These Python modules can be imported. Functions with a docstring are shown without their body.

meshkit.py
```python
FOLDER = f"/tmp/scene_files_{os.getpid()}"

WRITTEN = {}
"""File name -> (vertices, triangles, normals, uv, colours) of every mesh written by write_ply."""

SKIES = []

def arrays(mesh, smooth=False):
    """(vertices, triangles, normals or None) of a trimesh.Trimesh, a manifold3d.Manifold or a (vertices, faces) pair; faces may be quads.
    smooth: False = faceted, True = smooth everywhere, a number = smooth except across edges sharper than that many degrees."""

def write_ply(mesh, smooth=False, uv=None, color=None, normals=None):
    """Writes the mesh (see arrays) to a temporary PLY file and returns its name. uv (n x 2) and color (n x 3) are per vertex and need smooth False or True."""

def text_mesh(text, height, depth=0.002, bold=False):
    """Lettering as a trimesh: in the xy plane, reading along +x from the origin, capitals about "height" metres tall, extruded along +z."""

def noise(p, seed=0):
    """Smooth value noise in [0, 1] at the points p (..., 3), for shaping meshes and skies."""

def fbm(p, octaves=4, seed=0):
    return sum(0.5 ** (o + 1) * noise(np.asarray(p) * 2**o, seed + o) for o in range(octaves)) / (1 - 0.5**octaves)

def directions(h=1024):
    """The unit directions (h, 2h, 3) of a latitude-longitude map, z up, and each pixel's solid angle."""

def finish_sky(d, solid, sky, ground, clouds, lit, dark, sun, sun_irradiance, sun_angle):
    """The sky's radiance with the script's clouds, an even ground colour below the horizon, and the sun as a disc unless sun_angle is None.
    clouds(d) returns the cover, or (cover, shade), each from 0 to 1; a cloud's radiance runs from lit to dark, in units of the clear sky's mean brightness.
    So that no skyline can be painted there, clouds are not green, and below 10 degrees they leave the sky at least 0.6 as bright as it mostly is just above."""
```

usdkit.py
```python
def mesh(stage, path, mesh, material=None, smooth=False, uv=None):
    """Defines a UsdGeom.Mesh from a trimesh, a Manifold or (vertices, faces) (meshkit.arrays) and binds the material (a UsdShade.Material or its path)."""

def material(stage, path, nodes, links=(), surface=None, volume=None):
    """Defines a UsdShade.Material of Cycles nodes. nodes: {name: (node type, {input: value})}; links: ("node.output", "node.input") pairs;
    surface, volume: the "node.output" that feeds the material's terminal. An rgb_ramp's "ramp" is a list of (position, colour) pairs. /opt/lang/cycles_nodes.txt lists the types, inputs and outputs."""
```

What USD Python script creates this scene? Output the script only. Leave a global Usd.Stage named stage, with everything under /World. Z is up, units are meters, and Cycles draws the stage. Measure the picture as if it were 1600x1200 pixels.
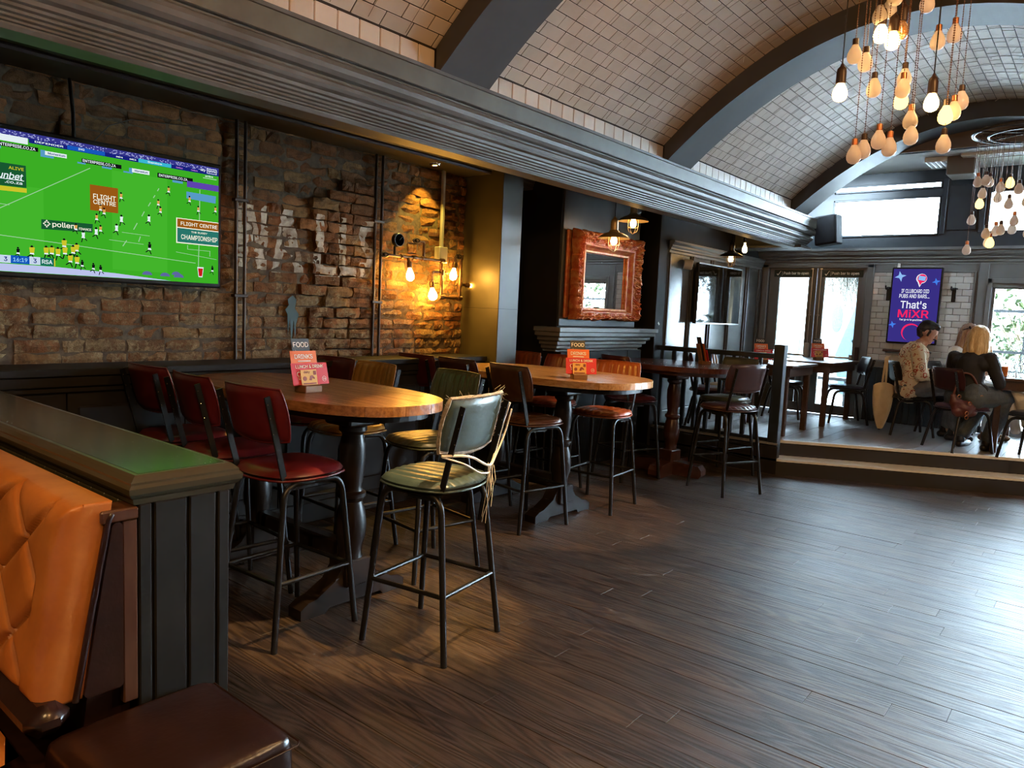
import math, random
import numpy as np, trimesh, manifold3d as m3
from shapely.geometry import Polygon, box as sbox, Point
from shapely import affinity
from shapely.ops import unary_union
import usdkit, meshkit
from pxr import Usd, UsdGeom, UsdLux, UsdShade, Gf, Sdf, Vt

stage = Usd.Stage.CreateInMemory()
UsdGeom.SetStageUpAxis(stage, UsdGeom.Tokens.z)
UsdGeom.SetStageMetersPerUnit(stage, 1.0)
world = UsdGeom.Xform.Define(stage, '/World')
stage.SetDefaultPrim(world.GetPrim())

# ------------------------------------------------------------------ camera
# x runs along the room to the terrace doors, y to the brick wall on the left, z is up
cam = UsdGeom.Camera.Define(stage, '/World/camera')
_r = (0.6338891, -0.7721086, 0.0450882); _u = (0.0493263, 0.0985367, 0.9939102); _b = (-0.7718494, -0.6278048, 0.1005466)
cam.AddTransformOp().Set(Gf.Matrix4d(*_r, 0, *_u, 0, *_b, 0, 0, 0, 1.5, 1))
cam.CreateHorizontalApertureAttr(36.0); cam.CreateVerticalApertureAttr(27.0)
cam.CreateFocalLengthAttr(36.0 * 1150 / 1600)
cam.CreateClippingRangeAttr(Gf.Vec2f(0.05, 200))
cam.CreateExposureAttr(0.0)

# ------------------------------------------------------------------ sky, the room's ceiling spotlights and added unseen lamps
sky = UsdLux.DomeLight.Define(stage, '/World/sky')
sky.CreateColorAttr(Gf.Vec3f(0.64, 0.83, 1.0)); sky.CreateIntensityAttr(29.0)

def spot(name, pos, target, power, col, angle, soft=0.3, r=0.03):
    l = UsdLux.SphereLight.Define(stage, '/World/' + name)
    l.CreateRadiusAttr(r); l.CreateColorAttr(Gf.Vec3f(*col)); l.CreateIntensityAttr(power)
    sh = UsdLux.ShapingAPI.Apply(l.GetPrim()); sh.CreateShapingConeAngleAttr(angle); sh.CreateShapingConeSoftnessAttr(soft)
    p, t = np.array(pos, float), np.array(target, float)
    z = p - t; z /= np.linalg.norm(z); a = np.array([0, 0, 1.0]) if abs(z[2]) < .99 else np.array([1.0, 0, 0])
    x = np.cross(a, z); x /= np.linalg.norm(x); y = np.cross(z, x)
    l.AddTransformOp().Set(Gf.Matrix4d(*x, 0, *y, 0, *z, 0, *pos, 1))
    return l
for i, (x, y, z, p) in enumerate([(0.45, .9, 2.80, 80.0), (3.05, -.15, 2.95, 60.0)]):     # unseen lamps added to warm the vault and left side, one above the camera
    l = UsdLux.SphereLight.Define(stage, '/World/added_warm_light_%03d' % i)
    l.CreateRadiusAttr(.16); l.CreateColorAttr(Gf.Vec3f(1, .53, .20)); l.CreateIntensityAttr(p); l.AddTranslateOp().Set(Gf.Vec3d(x, y, z))
WARM = (1.0, 0.62, 0.26)
AMBER = (1.0, 0.50, 0.14)
spot('table_spotlight', (2.75, 1.20, 3.45), (2.40, 2.36, 0.65), 20000, WARM, 11.5)
spot('table_spotlight_001', (4.75, 1.25, 3.45), (4.52, 2.72, 0.85), 11000, WARM, 15)
spot('booth_spotlight', (-0.7, 1.3, 2.75), (0.62, 2.1, 0.7), 2600, WARM, 26)
spot('brick_downlight_beam', (4.13, 4.23, 2.60), (4.19, 4.36, 1.6), 7000, (1.0, 0.68, 0.10), 40, .5, .02)
for i, (x, y, p) in enumerate([(0.4, -1.6, 260), (3.4, -1.8, 1500), (6.4, -1.8, 1500)]):  # unseen lamps added over the bar side to lift the warm light
    l = UsdLux.DiskLight.Define(stage, '/World/added_bar_side_light_%03d' % i)
    l.CreateRadiusAttr(0.12); l.CreateColorAttr(Gf.Vec3f(1, .62, .30)); l.CreateIntensityAttr(p * 0.34)
    l.AddTransformOp().Set(Gf.Matrix4d(1, 0, 0, 0, 0, 1, 0, 0, 0, 0, 1, 0, x, y, 2.78, 1))

# ------------------------------------------------------------------ materials
LOOKS = '/World/Looks'
UsdGeom.Scope.Define(stage, LOOKS)
MAT = {}
def mat(name, col, rough=.5, metal=0.0, col2=None, scale=8.0, stretch=(1, 1, 1), lo=.35, hi=.65, detail=4, bump=0.0, bscale=None, bdist=.01,
        rough2=None, coat=0.0, spec=.5, sheen=0.0, trans=0.0, sss=0.0, obj=False):
    nodes = {'p': ('principled_bsdf', dict(base_color=col, roughness=rough, metallic=metal, coat_weight=coat, specular_ior_level=spec, sheen_weight=sheen,
                                           transmission_weight=trans, subsurface_weight=sss))}
    links = []
    if col2 is not None or bump or rough2 is not None:
        nodes['g'] = ('texture_coordinate', {}) if obj else ('geometry', {})
        nodes['m'] = ('mapping', dict(scale=stretch)); links.append(('g.object' if obj else 'g.position', 'm.vector'))
        nodes['n'] = ('noise_texture', dict(scale=scale, detail=detail, roughness=.6)); links.append(('m.vector', 'n.vector'))
    if col2 is not None:
        nodes['r'] = ('rgb_ramp', {'ramp': [(lo, col), (hi, col2)]})
        links += [('n.fac', 'r.fac'), ('r.color', 'p.base_color')]
    if rough2 is not None:
        nodes['rr'] = ('map_range', dict(from_min=lo, from_max=hi, to_min=rough, to_max=rough2, clamp=True))
        links += [('n.fac', 'rr.value'), ('rr.result', 'p.roughness')]
    if bump:
        nodes['n2'] = ('noise_texture', dict(scale=bscale or scale * 3, detail=3, roughness=.6)); links.append(('m.vector', 'n2.vector'))
        nodes['b'] = ('bump', dict(strength=bump, distance=bdist)); links += [('n2.fac', 'b.height'), ('b.normal', 'p.normal')]
    MAT[name] = usdkit.material(stage, f'{LOOKS}/{name}', nodes, links, surface='p.BSDF')
    return MAT[name]
def emit(name, col, strength):
    MAT[name] = usdkit.material(stage, f'{LOOKS}/{name}', {'e': ('emission', dict(color=col, strength=strength))}, [], surface='e.emission')
    return MAT[name]
def pane_mat(name, tint, ior=1.45):
    MAT[name] = usdkit.material(stage, f'{LOOKS}/{name}', {
        't': ('transparent_bsdf', dict(color=tint)), 'g': ('glossy_bsdf', dict(color=(1, 1, 1), roughness=.02)), 'f': ('fresnel', dict(IOR=ior)),
        'm': ('mix_closure', {})}, [('f.fac', 'm.fac'), ('t.BSDF', 'm.closure1'), ('g.BSDF', 'm.closure2')], surface='m.closure')
    return MAT[name]

mat('grey_paint', (.060, .058, .052), .42, col2=(.075, .072, .064), scale=6, bump=.15, bscale=40, bdist=.002)
mat('booth_paint', (.008, .0076, .0055), .5, col2=(.014, .013, .0095), scale=6, spec=.25)
mat('cornice_brown', (.020, .016, .010), .55, col2=(.025, .020, .013), scale=5)
mat('dark_paint', (.016, .015, .0135), .6, spec=.2, col2=(.020, .019, .017), scale=5, bump=.15, bscale=30, bdist=.002)
mat('olive_paint', (.044, .037, .018), .42, col2=(.052, .044, .022), scale=5)
mat('cornice_paint', (.070, .065, .055), .50, spec=.35, col2=(.11, .105, .095), scale=3, lo=.4, hi=.7)
mat('ledge_paint', (.070, .062, .043), .5, col2=(.105, .100, .072), scale=4, lo=.4, hi=.75, detail=6)
mat('rib_paint', (.050, .050, .050), .5, col2=(.060, .060, .060), scale=3)
mat('far_paint', (.140, .142, .134), .40, col2=(.155, .157, .148), scale=4)
mat('navy_paint', (.016, .022, .027), .38, col2=(.022, .029, .034), scale=5)
mat('panel_grey', (.095, .100, .097), .24, col2=(.125, .13, .124), scale=3, stretch=(1, 1, 3), bump=.12, bscale=18, bdist=.003)
mat('white_ceiling', (.55, .55, .52), .7)
mat('brown_bulkhead', (.16, .13, .10), .6)
mat('black_metal', (.012, .012, .012), .32, metal=.3)
mat('black_gloss', (.010, .010, .011), .22)
mat('dark_iron', (.035, .030, .026), .42, metal=.7, col2=(.06, .045, .035), scale=30)
mat('copper_pipe', (.16, .085, .045), .40, metal=.8, col2=(.09, .055, .035), scale=25)
mat('steel', (.55, .55, .54), .28, metal=1.0)
mat('chrome', (.75, .74, .72), .15, metal=1.0)
mat('galvanised', (.50, .48, .42), .45, metal=.6)
mat('white_plastic', (.70, .68, .62), .4)
mat('mortar', (.050, .033, .018), .95, col2=(.11, .078, .045), scale=30)
mat('table_oak', (.15, .060, .018), .26, col2=(.31, .145, .050), scale=5, stretch=(14, .6, 9), lo=.36, hi=.64, detail=6, bump=.15, bscale=14, bdist=.002, coat=.35, obj=True)
mat('table_pale_oak', (.32, .155, .050), .27, col2=(.52, .30, .12), scale=5, stretch=(14, .6, 9), lo=.36, hi=.64, detail=6, bump=.15, bscale=14, bdist=.002, coat=.35, obj=True)
mat('table_red_wood', (.075, .022, .012), .24, col2=(.115, .036, .018), scale=6, stretch=(9, .8, 9), detail=5, coat=.35, obj=True)
mat('dark_turned_wood', (.012, .008, .0058), .38, spec=.25, col2=(.017, .011, .008), scale=8, coat=.06)
mat('red_turned_wood', (.050, .018, .012), .25, col2=(.075, .026, .016), scale=8, coat=.3)
mat('low_table_wood', (.055, .030, .020), .35, col2=(.075, .042, .026), scale=8, stretch=(1, 6, 6))
mat('pale_top', (.36, .33, .30), .25)
for n, c, c2 in (('leather_red', (.085, .0065, .008), (.11, .010, .011)), ('leather_dark_red', (.060, .008, .010), (.075, .012, .013)), ('leather_mustard', (.30, .145, .022), (.24, .11, .016)),
                 ('leather_green', (.060, .075, .045), (.075, .085, .05)), ('leather_teal', (.052, .085, .085), (.065, .10, .098)), ('leather_brown', (.075, .030, .014), (.10, .042, .02)),
                 ('leather_orange', (.30, .075, .022), (.24, .055, .016)), ('leather_maroon', (.045, .016, .014), (.055, .02, .017)), ('leather_rust', (.22, .040, .018), (.17, .03, .014)),
                 ('leather_black', (.014, .013, .013), (.02, .018, .018)), ('leather_burgundy', (.040, .010, .013), (.05, .013, .016))):
    mat(n, c, .30, col2=c2, scale=14, bump=.12, bscale=90, bdist=.002, obj=True)
mat('booth_tan', (.46, .165, .032), .38, col2=(.37, .12, .022), scale=7, detail=6, bump=.18, bscale=45, bdist=.003)
mat('booth_brown', (.016, .0065, .0048), .26, col2=(.023, .009, .0065), scale=8, bump=.25, bscale=45, bdist=.003)
mat('trim_wood', (.055, .022, .010), .35, col2=(.075, .032, .015), scale=6, stretch=(6, 6, 1))
mat('thread', (.80, .76, .68), .8)
mat('frayed_welt', (.36, .31, .24), .85, col2=(.18, .16, .13), scale=60)
mat('menu_wood', (.22, .11, .045), .5)
mat('menu_dark', (.045, .047, .042), .55)
mat('menu_orange', (.75, .15, .025), .5)
mat('menu_red', (.62, .022, .028), .5)
mat('menu_yellow', (.75, .40, .09), .5)
mat('menu_print', (.86, .80, .68), .6)
mat('menu_print_dark', (.25, .05, .03), .6)
mat('mirror_glass', (.92, .92, .92), .01, metal=1.0)
mat('mirror_frame', (.46, .085, .018), .42, col2=(.62, .27, .075), scale=16, lo=.42, hi=.68, detail=6, metal=.15, bump=.4, bscale=40, bdist=.004)
mat('mirror_gilt', (.50, .10, .02), .40, col2=(.68, .36, .12), scale=22, lo=.40, hi=.66, detail=6, metal=.25)
mat('screen_off', (.004, .005, .005), .04)
mat('bezel', (.008, .008, .009), .25)
mat('silver_bezel', (.45, .45, .45), .3, metal=.8)
MAT['frosted_glass'] = usdkit.material(stage, f'{LOOKS}/frosted_glass', {'d': ('principled_bsdf', dict(base_color=(.96, .90, .86), roughness=.22)), 't': ('translucent_bsdf', dict(color=(1.0, .95, .91))), 'm': ('mix_closure', dict(fac=.55))},
    [('d.BSDF', 'm.closure1'), ('t.BSDF', 'm.closure2')], surface='m.closure')
mat('amber_glass', (.75, .38, .12), .12, trans=.7)
mat('fitting_brown', (.035, .018, .014), .4, metal=.2)
mat('copper_cap', (.50, .20, .10), .3, metal=.9)
mat('bead_chain', (.20, .11, .075), .3, metal=.8)
mat('pendant_shade', (.52, .38, .22), .34, metal=.55)
mat('pendant_dark', (.05, .035, .025), .35, metal=.6)
mat('speaker_black', (.015, .015, .016), .8, spec=.15)
mat('skin', (.50, .27, .19), .5, sss=0.0)
mat('skin_pale', (.56, .32, .24), .5)
mat('hair_black', (.018, .012, .010), .4)
mat('hair_blonde', (.72, .54, .30), .42, col2=(.46, .29, .12), scale=24, stretch=(3, 3, .35), lo=.35, hi=.7)
mat('hair_brown', (.20, .10, .05), .45, col2=(.32, .18, .09), scale=20, stretch=(3, 3, .4))
mat('black_knit', (.014, .015, .018), .8)
mat('white_cotton', (.72, .70, .66), .8)
mat('denim', (.055, .072, .088), .8, col2=(.075, .095, .11), scale=30)
mat('grey_trouser', (.13, .135, .14), .75, col2=(.17, .175, .18), scale=16)
mat('shoe_black', (.010, .010, .010), .4)
mat('shoe_tan', (.30, .15, .07), .5)
mat('canvas_beige', (.62, .47, .27), .8, col2=(.54, .40, .22), scale=10)
mat('bag_leather', (.075, .018, .013), .38, col2=(.10, .025, .017), scale=10)
mat('phone_black', (.01, .01, .012), .15)
mat('glass_clear', (.95, .97, .97), .02, trans=1.0)
mat('orange_drink', (.85, .25, .03), .3)
mat('ceramic', (.75, .74, .70), .25)
mat('straw', (.050, .042, .028), .8, col2=(.075, .065, .045), scale=40, stretch=(6, 6, .6))
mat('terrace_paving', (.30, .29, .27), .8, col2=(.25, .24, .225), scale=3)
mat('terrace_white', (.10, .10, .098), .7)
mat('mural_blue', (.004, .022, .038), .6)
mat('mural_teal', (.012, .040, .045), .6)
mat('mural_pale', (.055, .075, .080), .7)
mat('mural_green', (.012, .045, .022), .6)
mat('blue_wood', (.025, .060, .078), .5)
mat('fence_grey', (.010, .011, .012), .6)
mat('leaf_a', (.022, .042, .006), .5); mat('leaf_b', (.045, .060, .010), .5); mat('leaf_c', (.012, .026, .005), .5)
mat('stem', (.16, .11, .06), .8)
mat('exit_green', (.012, .030, .024), .4)
mat('exit_white', (.95, .96, .92), .5)
mat('sign_amber', (.8, .42, .10), .4)
mat('paint_white', (.46, .40, .31), .85, col2=(.24, .20, .145), scale=18, lo=.4, hi=.65)
mat('paint_teal', (.05, .085, .085), .7)
mat('gauge_face', (.75, .72, .66), .3)
mat('nosing', (.66, .64, .57), .45)
mat('step_riser', (.018, .0155, .0135), .5)
mat('platform_board', (.20, .20, .205), .36, col2=(.26, .26, .26), scale=5, stretch=(8, .6, 1), bump=.1, bscale=12, bdist=.002)
mat('wire', (.05, .04, .03), .6)
mat('fairy_wire', (.16, .13, .10), .6)
mat('fairy_tip', (.80, .76, .66), .25)
emit('bulb_hot', (1.0, .62, .20), 26.0)
emit('bulb_warm', (1.0, .60, .16), 4.0)
emit('pendant_bulb', (1.0, .58, .18), 45.0)
emit('pipe_bulb', (1.0, .48, .075), 190.0)
emit('small_glow', (1.0, .8, .5), 9.0)
emit('downlight_glow', (1.0, .8, .35), 12.0)
pane_mat('window_glass', (.96, .98, .98))
pane_mat('lamp_glass', (.98, .95, .88), 1.3)

# painted, soot-marked brick: white wash survives in patches that get larger low on the wall
def brick_mat(name, base, dark, seed, wash):
    nodes = {'g': ('geometry', {}), 'm': ('mapping', dict(location=(seed * 3.1, seed, seed * 1.7))), 'x': ('separate_xyz', {}),
             'n': ('noise_texture', dict(scale=14, detail=6, roughness=.65)), 'r': ('rgb_ramp', {'ramp': [(.30, dark), (.5, base), (.72, tuple(c * 1.35 for c in base))]}),
             'w': ('noise_texture', dict(scale=5.5, detail=10, roughness=.80)), 'z': ('map_range', dict(from_min=1.1, from_max=2.5, to_min=.07, to_max=-.10, clamp=True)),
             'a': ('math', dict(math_type='add')), 'wr': ('map_range', dict(from_min=.52, from_max=.57, to_min=0, to_max=wash, clamp=True)),
             'wc': ('rgb_ramp', {'ramp': [(.35, (.11, .070, .033)), (.55, (.26, .180, .088)), (.72, (.40, .31, .18))]}), 'mx': ('mix', {}),
             'b': ('bump', dict(strength=.9, distance=.016)), 'n3': ('noise_texture', dict(scale=38, detail=7, roughness=.75)), 'p': ('principled_bsdf', dict(roughness=.88, specular_ior_level=.3))}
    links = [('g.position', 'm.vector'), ('m.vector', 'n.vector'), ('n.fac', 'r.fac'), ('g.position', 'w.vector'), ('g.position', 'x.vector'), ('x.z', 'z.value'),
             ('w.fac', 'a.value1'), ('z.result', 'a.value2'), ('a.value', 'wr.value'), ('n3.fac', 'wc.fac'), ('wr.result', 'mx.fac'), ('r.color', 'mx.color1'), ('wc.color', 'mx.color2'),
             ('mx.color', 'p.base_color'), ('m.vector', 'n3.vector'), ('n3.fac', 'b.height'), ('b.normal', 'p.normal')]
    MAT[name] = usdkit.material(stage, f'{LOOKS}/{name}', nodes, links, surface='p.BSDF')
for i, (b, d, w) in enumerate([((.180, .076, .024), (.055, .028, .011), .9), ((.150, .066, .022), (.045, .025, .010), .85), ((.215, .095, .030), (.08, .037, .013), .75), ((.115, .054, .019), (.04, .022, .009), .9), ((.205, .115, .042), (.065, .040, .015), .95)]):
    brick_mat('brick_%d' % i, b, d, i + 1, w)

# worn, dark oiled floorboards, grain along y
def plank_mat(name, a, b, seed):
    nodes = {'g': ('geometry', {}), 'm': ('mapping', dict(location=(seed * 1.3, seed * .7, 0), scale=(36, 1.0, 1))), 'n': ('noise_texture', dict(scale=2.4, detail=9, roughness=.72, distortion=.5)),
             'm3': ('mapping', dict(location=(seed * 2.7, seed * 1.9, 0), scale=(5.5, .55, 1))), 'n3': ('noise_texture', dict(scale=1.3, detail=2, roughness=.45)), 'k': ('math', dict(math_type='multiply', value2=95.0)), 'si': ('math', dict(math_type='sine')),
             'kk': ('map_range', dict(from_min=-1, from_max=1, to_min=0, to_max=1)), 'av': ('mix_float', dict(fac=.30)),
             'r': ('rgb_ramp', {'ramp': [(.22, tuple(c * .30 for c in a)), (.42, a), (.60, b), (.80, tuple(min(1, c * 1.5) for c in b))]}),
             'm2': ('mapping', dict(scale=(1.9, .55, 1))), 'w': ('noise_texture', dict(scale=2.4, detail=8, roughness=.72)), 'wr': ('map_range', dict(from_min=.55, from_max=.66, to_min=0, to_max=.5, clamp=True)), 'mx': ('mix', dict(color2=tuple(min(1, c * 1.9) for c in b))),
             'ro': ('map_range', dict(from_min=.30, from_max=.70, to_min=.27, to_max=.60, clamp=True)), 'ra': ('mix_float', dict(fac=.5)), 'b': ('bump', dict(strength=.75, distance=.0030)), 'p': ('principled_bsdf', dict(specular_ior_level=.42))}
    links = [('g.position', 'm.vector'), ('m.vector', 'n.vector'), ('g.position', 'm3.vector'), ('m3.vector', 'n3.vector'), ('n3.fac', 'k.value1'), ('k.value', 'si.value1'), ('si.value', 'kk.value'), ('n.fac', 'av.a'), ('kk.result', 'av.b'),
             ('av.value', 'r.fac'), ('g.position', 'm2.vector'), ('m2.vector', 'w.vector'), ('w.fac', 'wr.value'), ('wr.result', 'mx.fac'), ('r.color', 'mx.color1'), ('mx.color', 'p.base_color'),
             ('w.fac', 'ra.a'), ('n.fac', 'ra.b'), ('ra.value', 'ro.value'), ('ro.result', 'p.roughness'), ('av.value', 'b.height'), ('b.normal', 'p.normal')]
    links = [(x.replace('av.value', 'av.result').replace('ra.value', 'ra.result'), y) for x, y in links]
    MAT[name] = usdkit.material(stage, f'{LOOKS}/{name}', nodes, links, surface='p.BSDF')
for i, (a, b) in enumerate([((.036, .024, .017), (.063, .043, .030)), ((.030, .021, .015), (.054, .038, .027)), ((.041, .028, .020), (.070, .048, .032)), ((.027, .019, .0145), (.050, .035, .026))]):
    plank_mat('plank_%d' % i, a, b, i + 1)
for i, (a, b) in enumerate([((.50, .415, .33), (.56, .475, .385)), ((.46, .385, .31), (.53, .445, .36)), ((.54, .455, .37), (.58, .495, .41))]):
    mat('vault_tile_%d' % i, a, .42, col2=b, scale=5, bump=.06, bscale=20, bdist=.003)
mat('vault_grout', (.035, .027, .020), .9)
for i, c in enumerate([(.58, .55, .50), (.54, .51, .46), (.61, .58, .53)]):
    mat('wall_tile_%d' % i, c, .10, col2=tuple(x * .93 for x in c), scale=9, bump=.12, bscale=8, bdist=.004)
mat('wall_grout', (.20, .185, .165), .9)

# ------------------------------------------------------------------ mesh helpers
def I4(): return np.eye(4)
def rot(axis, deg, about=(0, 0, 0)): return trimesh.transformations.rotation_matrix(math.radians(deg), axis, about)
def cuboid(x0, x1, y0, y1, z0, z1, bev=0.0):
    if bev <= 0:
        m = trimesh.creation.box([abs(x1 - x0), abs(y1 - y0), abs(z1 - z0)])
        m.apply_translation([(x0 + x1) / 2, (y0 + y1) / 2, (z0 + z1) / 2]); return m
    e = (abs(x1 - x0) / 2, abs(y1 - y0) / 2, abs(z1 - z0) / 2); b = min(bev, *(v * .9 for v in e)); pts = []
    for sx in (-1, 1):
        for sy in (-1, 1):
            for sz in (-1, 1):
                pts += [(sx * e[0], sy * (e[1] - b), sz * (e[2] - b)), (sx * (e[0] - b), sy * e[1], sz * (e[2] - b)), (sx * (e[0] - b), sy * (e[1] - b), sz * e[2])]
    m = trimesh.convex.convex_hull(np.array(pts)); m.apply_translation([(x0 + x1) / 2, (y0 + y1) / 2, (z0 + z1) / 2]); return m
def frame_of(d):
    d = np.asarray(d, float); d = d / np.linalg.norm(d); a = np.array([0, 0, 1.0]) if abs(d[2]) < .95 else np.array([1.0, 0, 0])
    x = np.cross(a, d); x /= np.linalg.norm(x); return x, np.cross(d, x), d
def tube(pts, r, n=8, closed=False):
    p = np.asarray(pts, float); k = len(p); r = np.broadcast_to(np.asarray(r, float), (k,))
    t = np.zeros_like(p)
    for i in range(k):
        a, b = (p[(i - 1) % k], p[(i + 1) % k]) if closed else (p[max(i - 1, 0)], p[min(i + 1, k - 1)])
        t[i] = (b - a) / max(np.linalg.norm(b - a), 1e-9)
    x, y, _ = frame_of(t[0]); rings = []
    ang = np.arange(n) * 2 * np.pi / n
    for i in range(k):
        x = x - t[i] * (x @ t[i]); x /= np.linalg.norm(x); y = np.cross(t[i], x)
        rings.append(p[i] + r[i] * (np.cos(ang)[:, None] * x + np.sin(ang)[:, None] * y))
    v = np.vstack(rings); f = []
    for i in range(k if closed else k - 1):
        a, b = i * n, ((i + 1) % k) * n
        for j in range(n):
            q = (j + 1) % n; f += [(a + j, a + q, b + q), (a + j, b + q, b + j)]
    if not closed:
        v = np.vstack([v, p[0], p[-1]]); c0, c1, e = len(v) - 2, len(v) - 1, (k - 1) * n
        for j in range(n):
            q = (j + 1) % n; f += [(c0, q, j), (c1, e + j, e + q)]
    return trimesh.Trimesh(v, f, process=False)
def rounded(pts, rad, seg=5):
    """a polyline with its inner corners rounded"""
    p = [np.array(q, float) for q in pts]; out = [p[0]]
    for a, b, c in zip(p, p[1:], p[2:]):
        u, w = a - b, c - b; lu, lw = np.linalg.norm(u), np.linalg.norm(w); d = min(rad, lu * .49, lw * .49)
        s, e = b + u / lu * d, b + w / lw * d
        for k in range(seg + 1):
            q = k / seg; out.append((1 - q) ** 2 * s + 2 * q * (1 - q) * b + q * q * e)
    return out + [p[-1]]
def bar(a, b, w, h, up=(0, 0, 1)):
    a, b = np.array(a, float), np.array(b, float); d = b - a; L = np.linalg.norm(d); d = d / L; up = np.array(up, float)
    x = np.cross(up, d)
    if np.linalg.norm(x) < 1e-6: x = np.cross((1.0, 0, 0), d)
    x /= np.linalg.norm(x); y = np.cross(d, x)
    m = trimesh.creation.box([w, h, L]); T = np.eye(4); T[:3, 0], T[:3, 1], T[:3, 2], T[:3, 3] = x, y, d, (a + b) / 2
    m.apply_transform(T); return m
def lathe(prof, at=(0, 0, 0), n=24, axis=(0, 0, 1)):
    prof = [(max(r, 0.0), z) for r, z in prof]; v, f = [], []
    ang = np.arange(n) * 2 * np.pi / n
    for r, z in prof: v += [(r * math.cos(a), r * math.sin(a), z) for a in ang]
    for i in range(len(prof) - 1):
        for j in range(n):
            q = (j + 1) % n; a, b = i * n, (i + 1) * n; f += [(a + j, a + q, b + q), (a + j, b + q, b + j)]
    v += [(0, 0, prof[0][1]), (0, 0, prof[-1][1])]; c0, c1, e = len(v) - 2, len(v) - 1, (len(prof) - 1) * n
    for j in range(n):
        q = (j + 1) % n; f += [(c0, q, j), (c1, e + j, e + q)]
    m = trimesh.Trimesh(np.array(v, float), f, process=False); x, y, d = frame_of(axis)
    T = np.eye(4); T[:3, 0], T[:3, 1], T[:3, 2], T[:3, 3] = x, y, d, at; m.apply_transform(T); return m
def ball(c, r, sub=2, scale=(1, 1, 1)):
    m = trimesh.creation.icosphere(subdivisions=sub, radius=r); m.apply_scale(scale); m.apply_translation(c); return m
def prism(poly, depth, origin, right, up):
    """a shapely shape extruded by depth towards right x up, from origin"""
    right, up = np.array(right, float), np.array(up, float); nrm = np.cross(right, up); parts = []
    for g in getattr(poly, 'geoms', [poly]):
        if g.is_empty or g.area < 1e-9 or g.geom_type != 'Polygon': continue
        parts.append(trimesh.creation.extrude_polygon(g, depth, engine='earcut'))
    if not parts: return None
    m = trimesh.util.concatenate(parts); T = np.eye(4); T[:3, 0], T[:3, 1], T[:3, 2], T[:3, 3] = right, up, nrm, origin
    m.apply_transform(T); return m
def words(s, height, origin, right, up, depth=.0012, bold=False, anchor='c', width=None, slant=0.0):
    m = meshkit.text_mesh(s, height, depth, bold); b = m.bounds
    if slant: m.vertices[:, 0] += m.vertices[:, 1] * slant
    if width: m.vertices[:, 0] *= width / (b[1][0] - b[0][0])
    b = m.bounds; m.vertices[:, 0] -= {'c': (b[0][0] + b[1][0]) / 2, 'l': b[0][0], 'r': b[1][0]}[anchor]; m.vertices[:, 1] -= (b[0][1] + b[1][1]) / 2
    right, up = np.array(right, float), np.array(up, float); T = np.eye(4); T[:3, 0], T[:3, 1], T[:3, 2], T[:3, 3] = right, up, np.cross(right, up), origin
    m.apply_transform(T); return m
def cat(*ms):
    ms = [m for x in ms for m in (x if isinstance(x, (list, tuple)) else [x]) if m is not None]; return trimesh.util.concatenate(ms)
def moved(m, T):
    m = m.copy(); m.apply_transform(T); return m
def place(x, y, z, deg=0):
    T = rot((0, 0, 1), deg); T[:3, 3] = (x, y, z); return T
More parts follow.
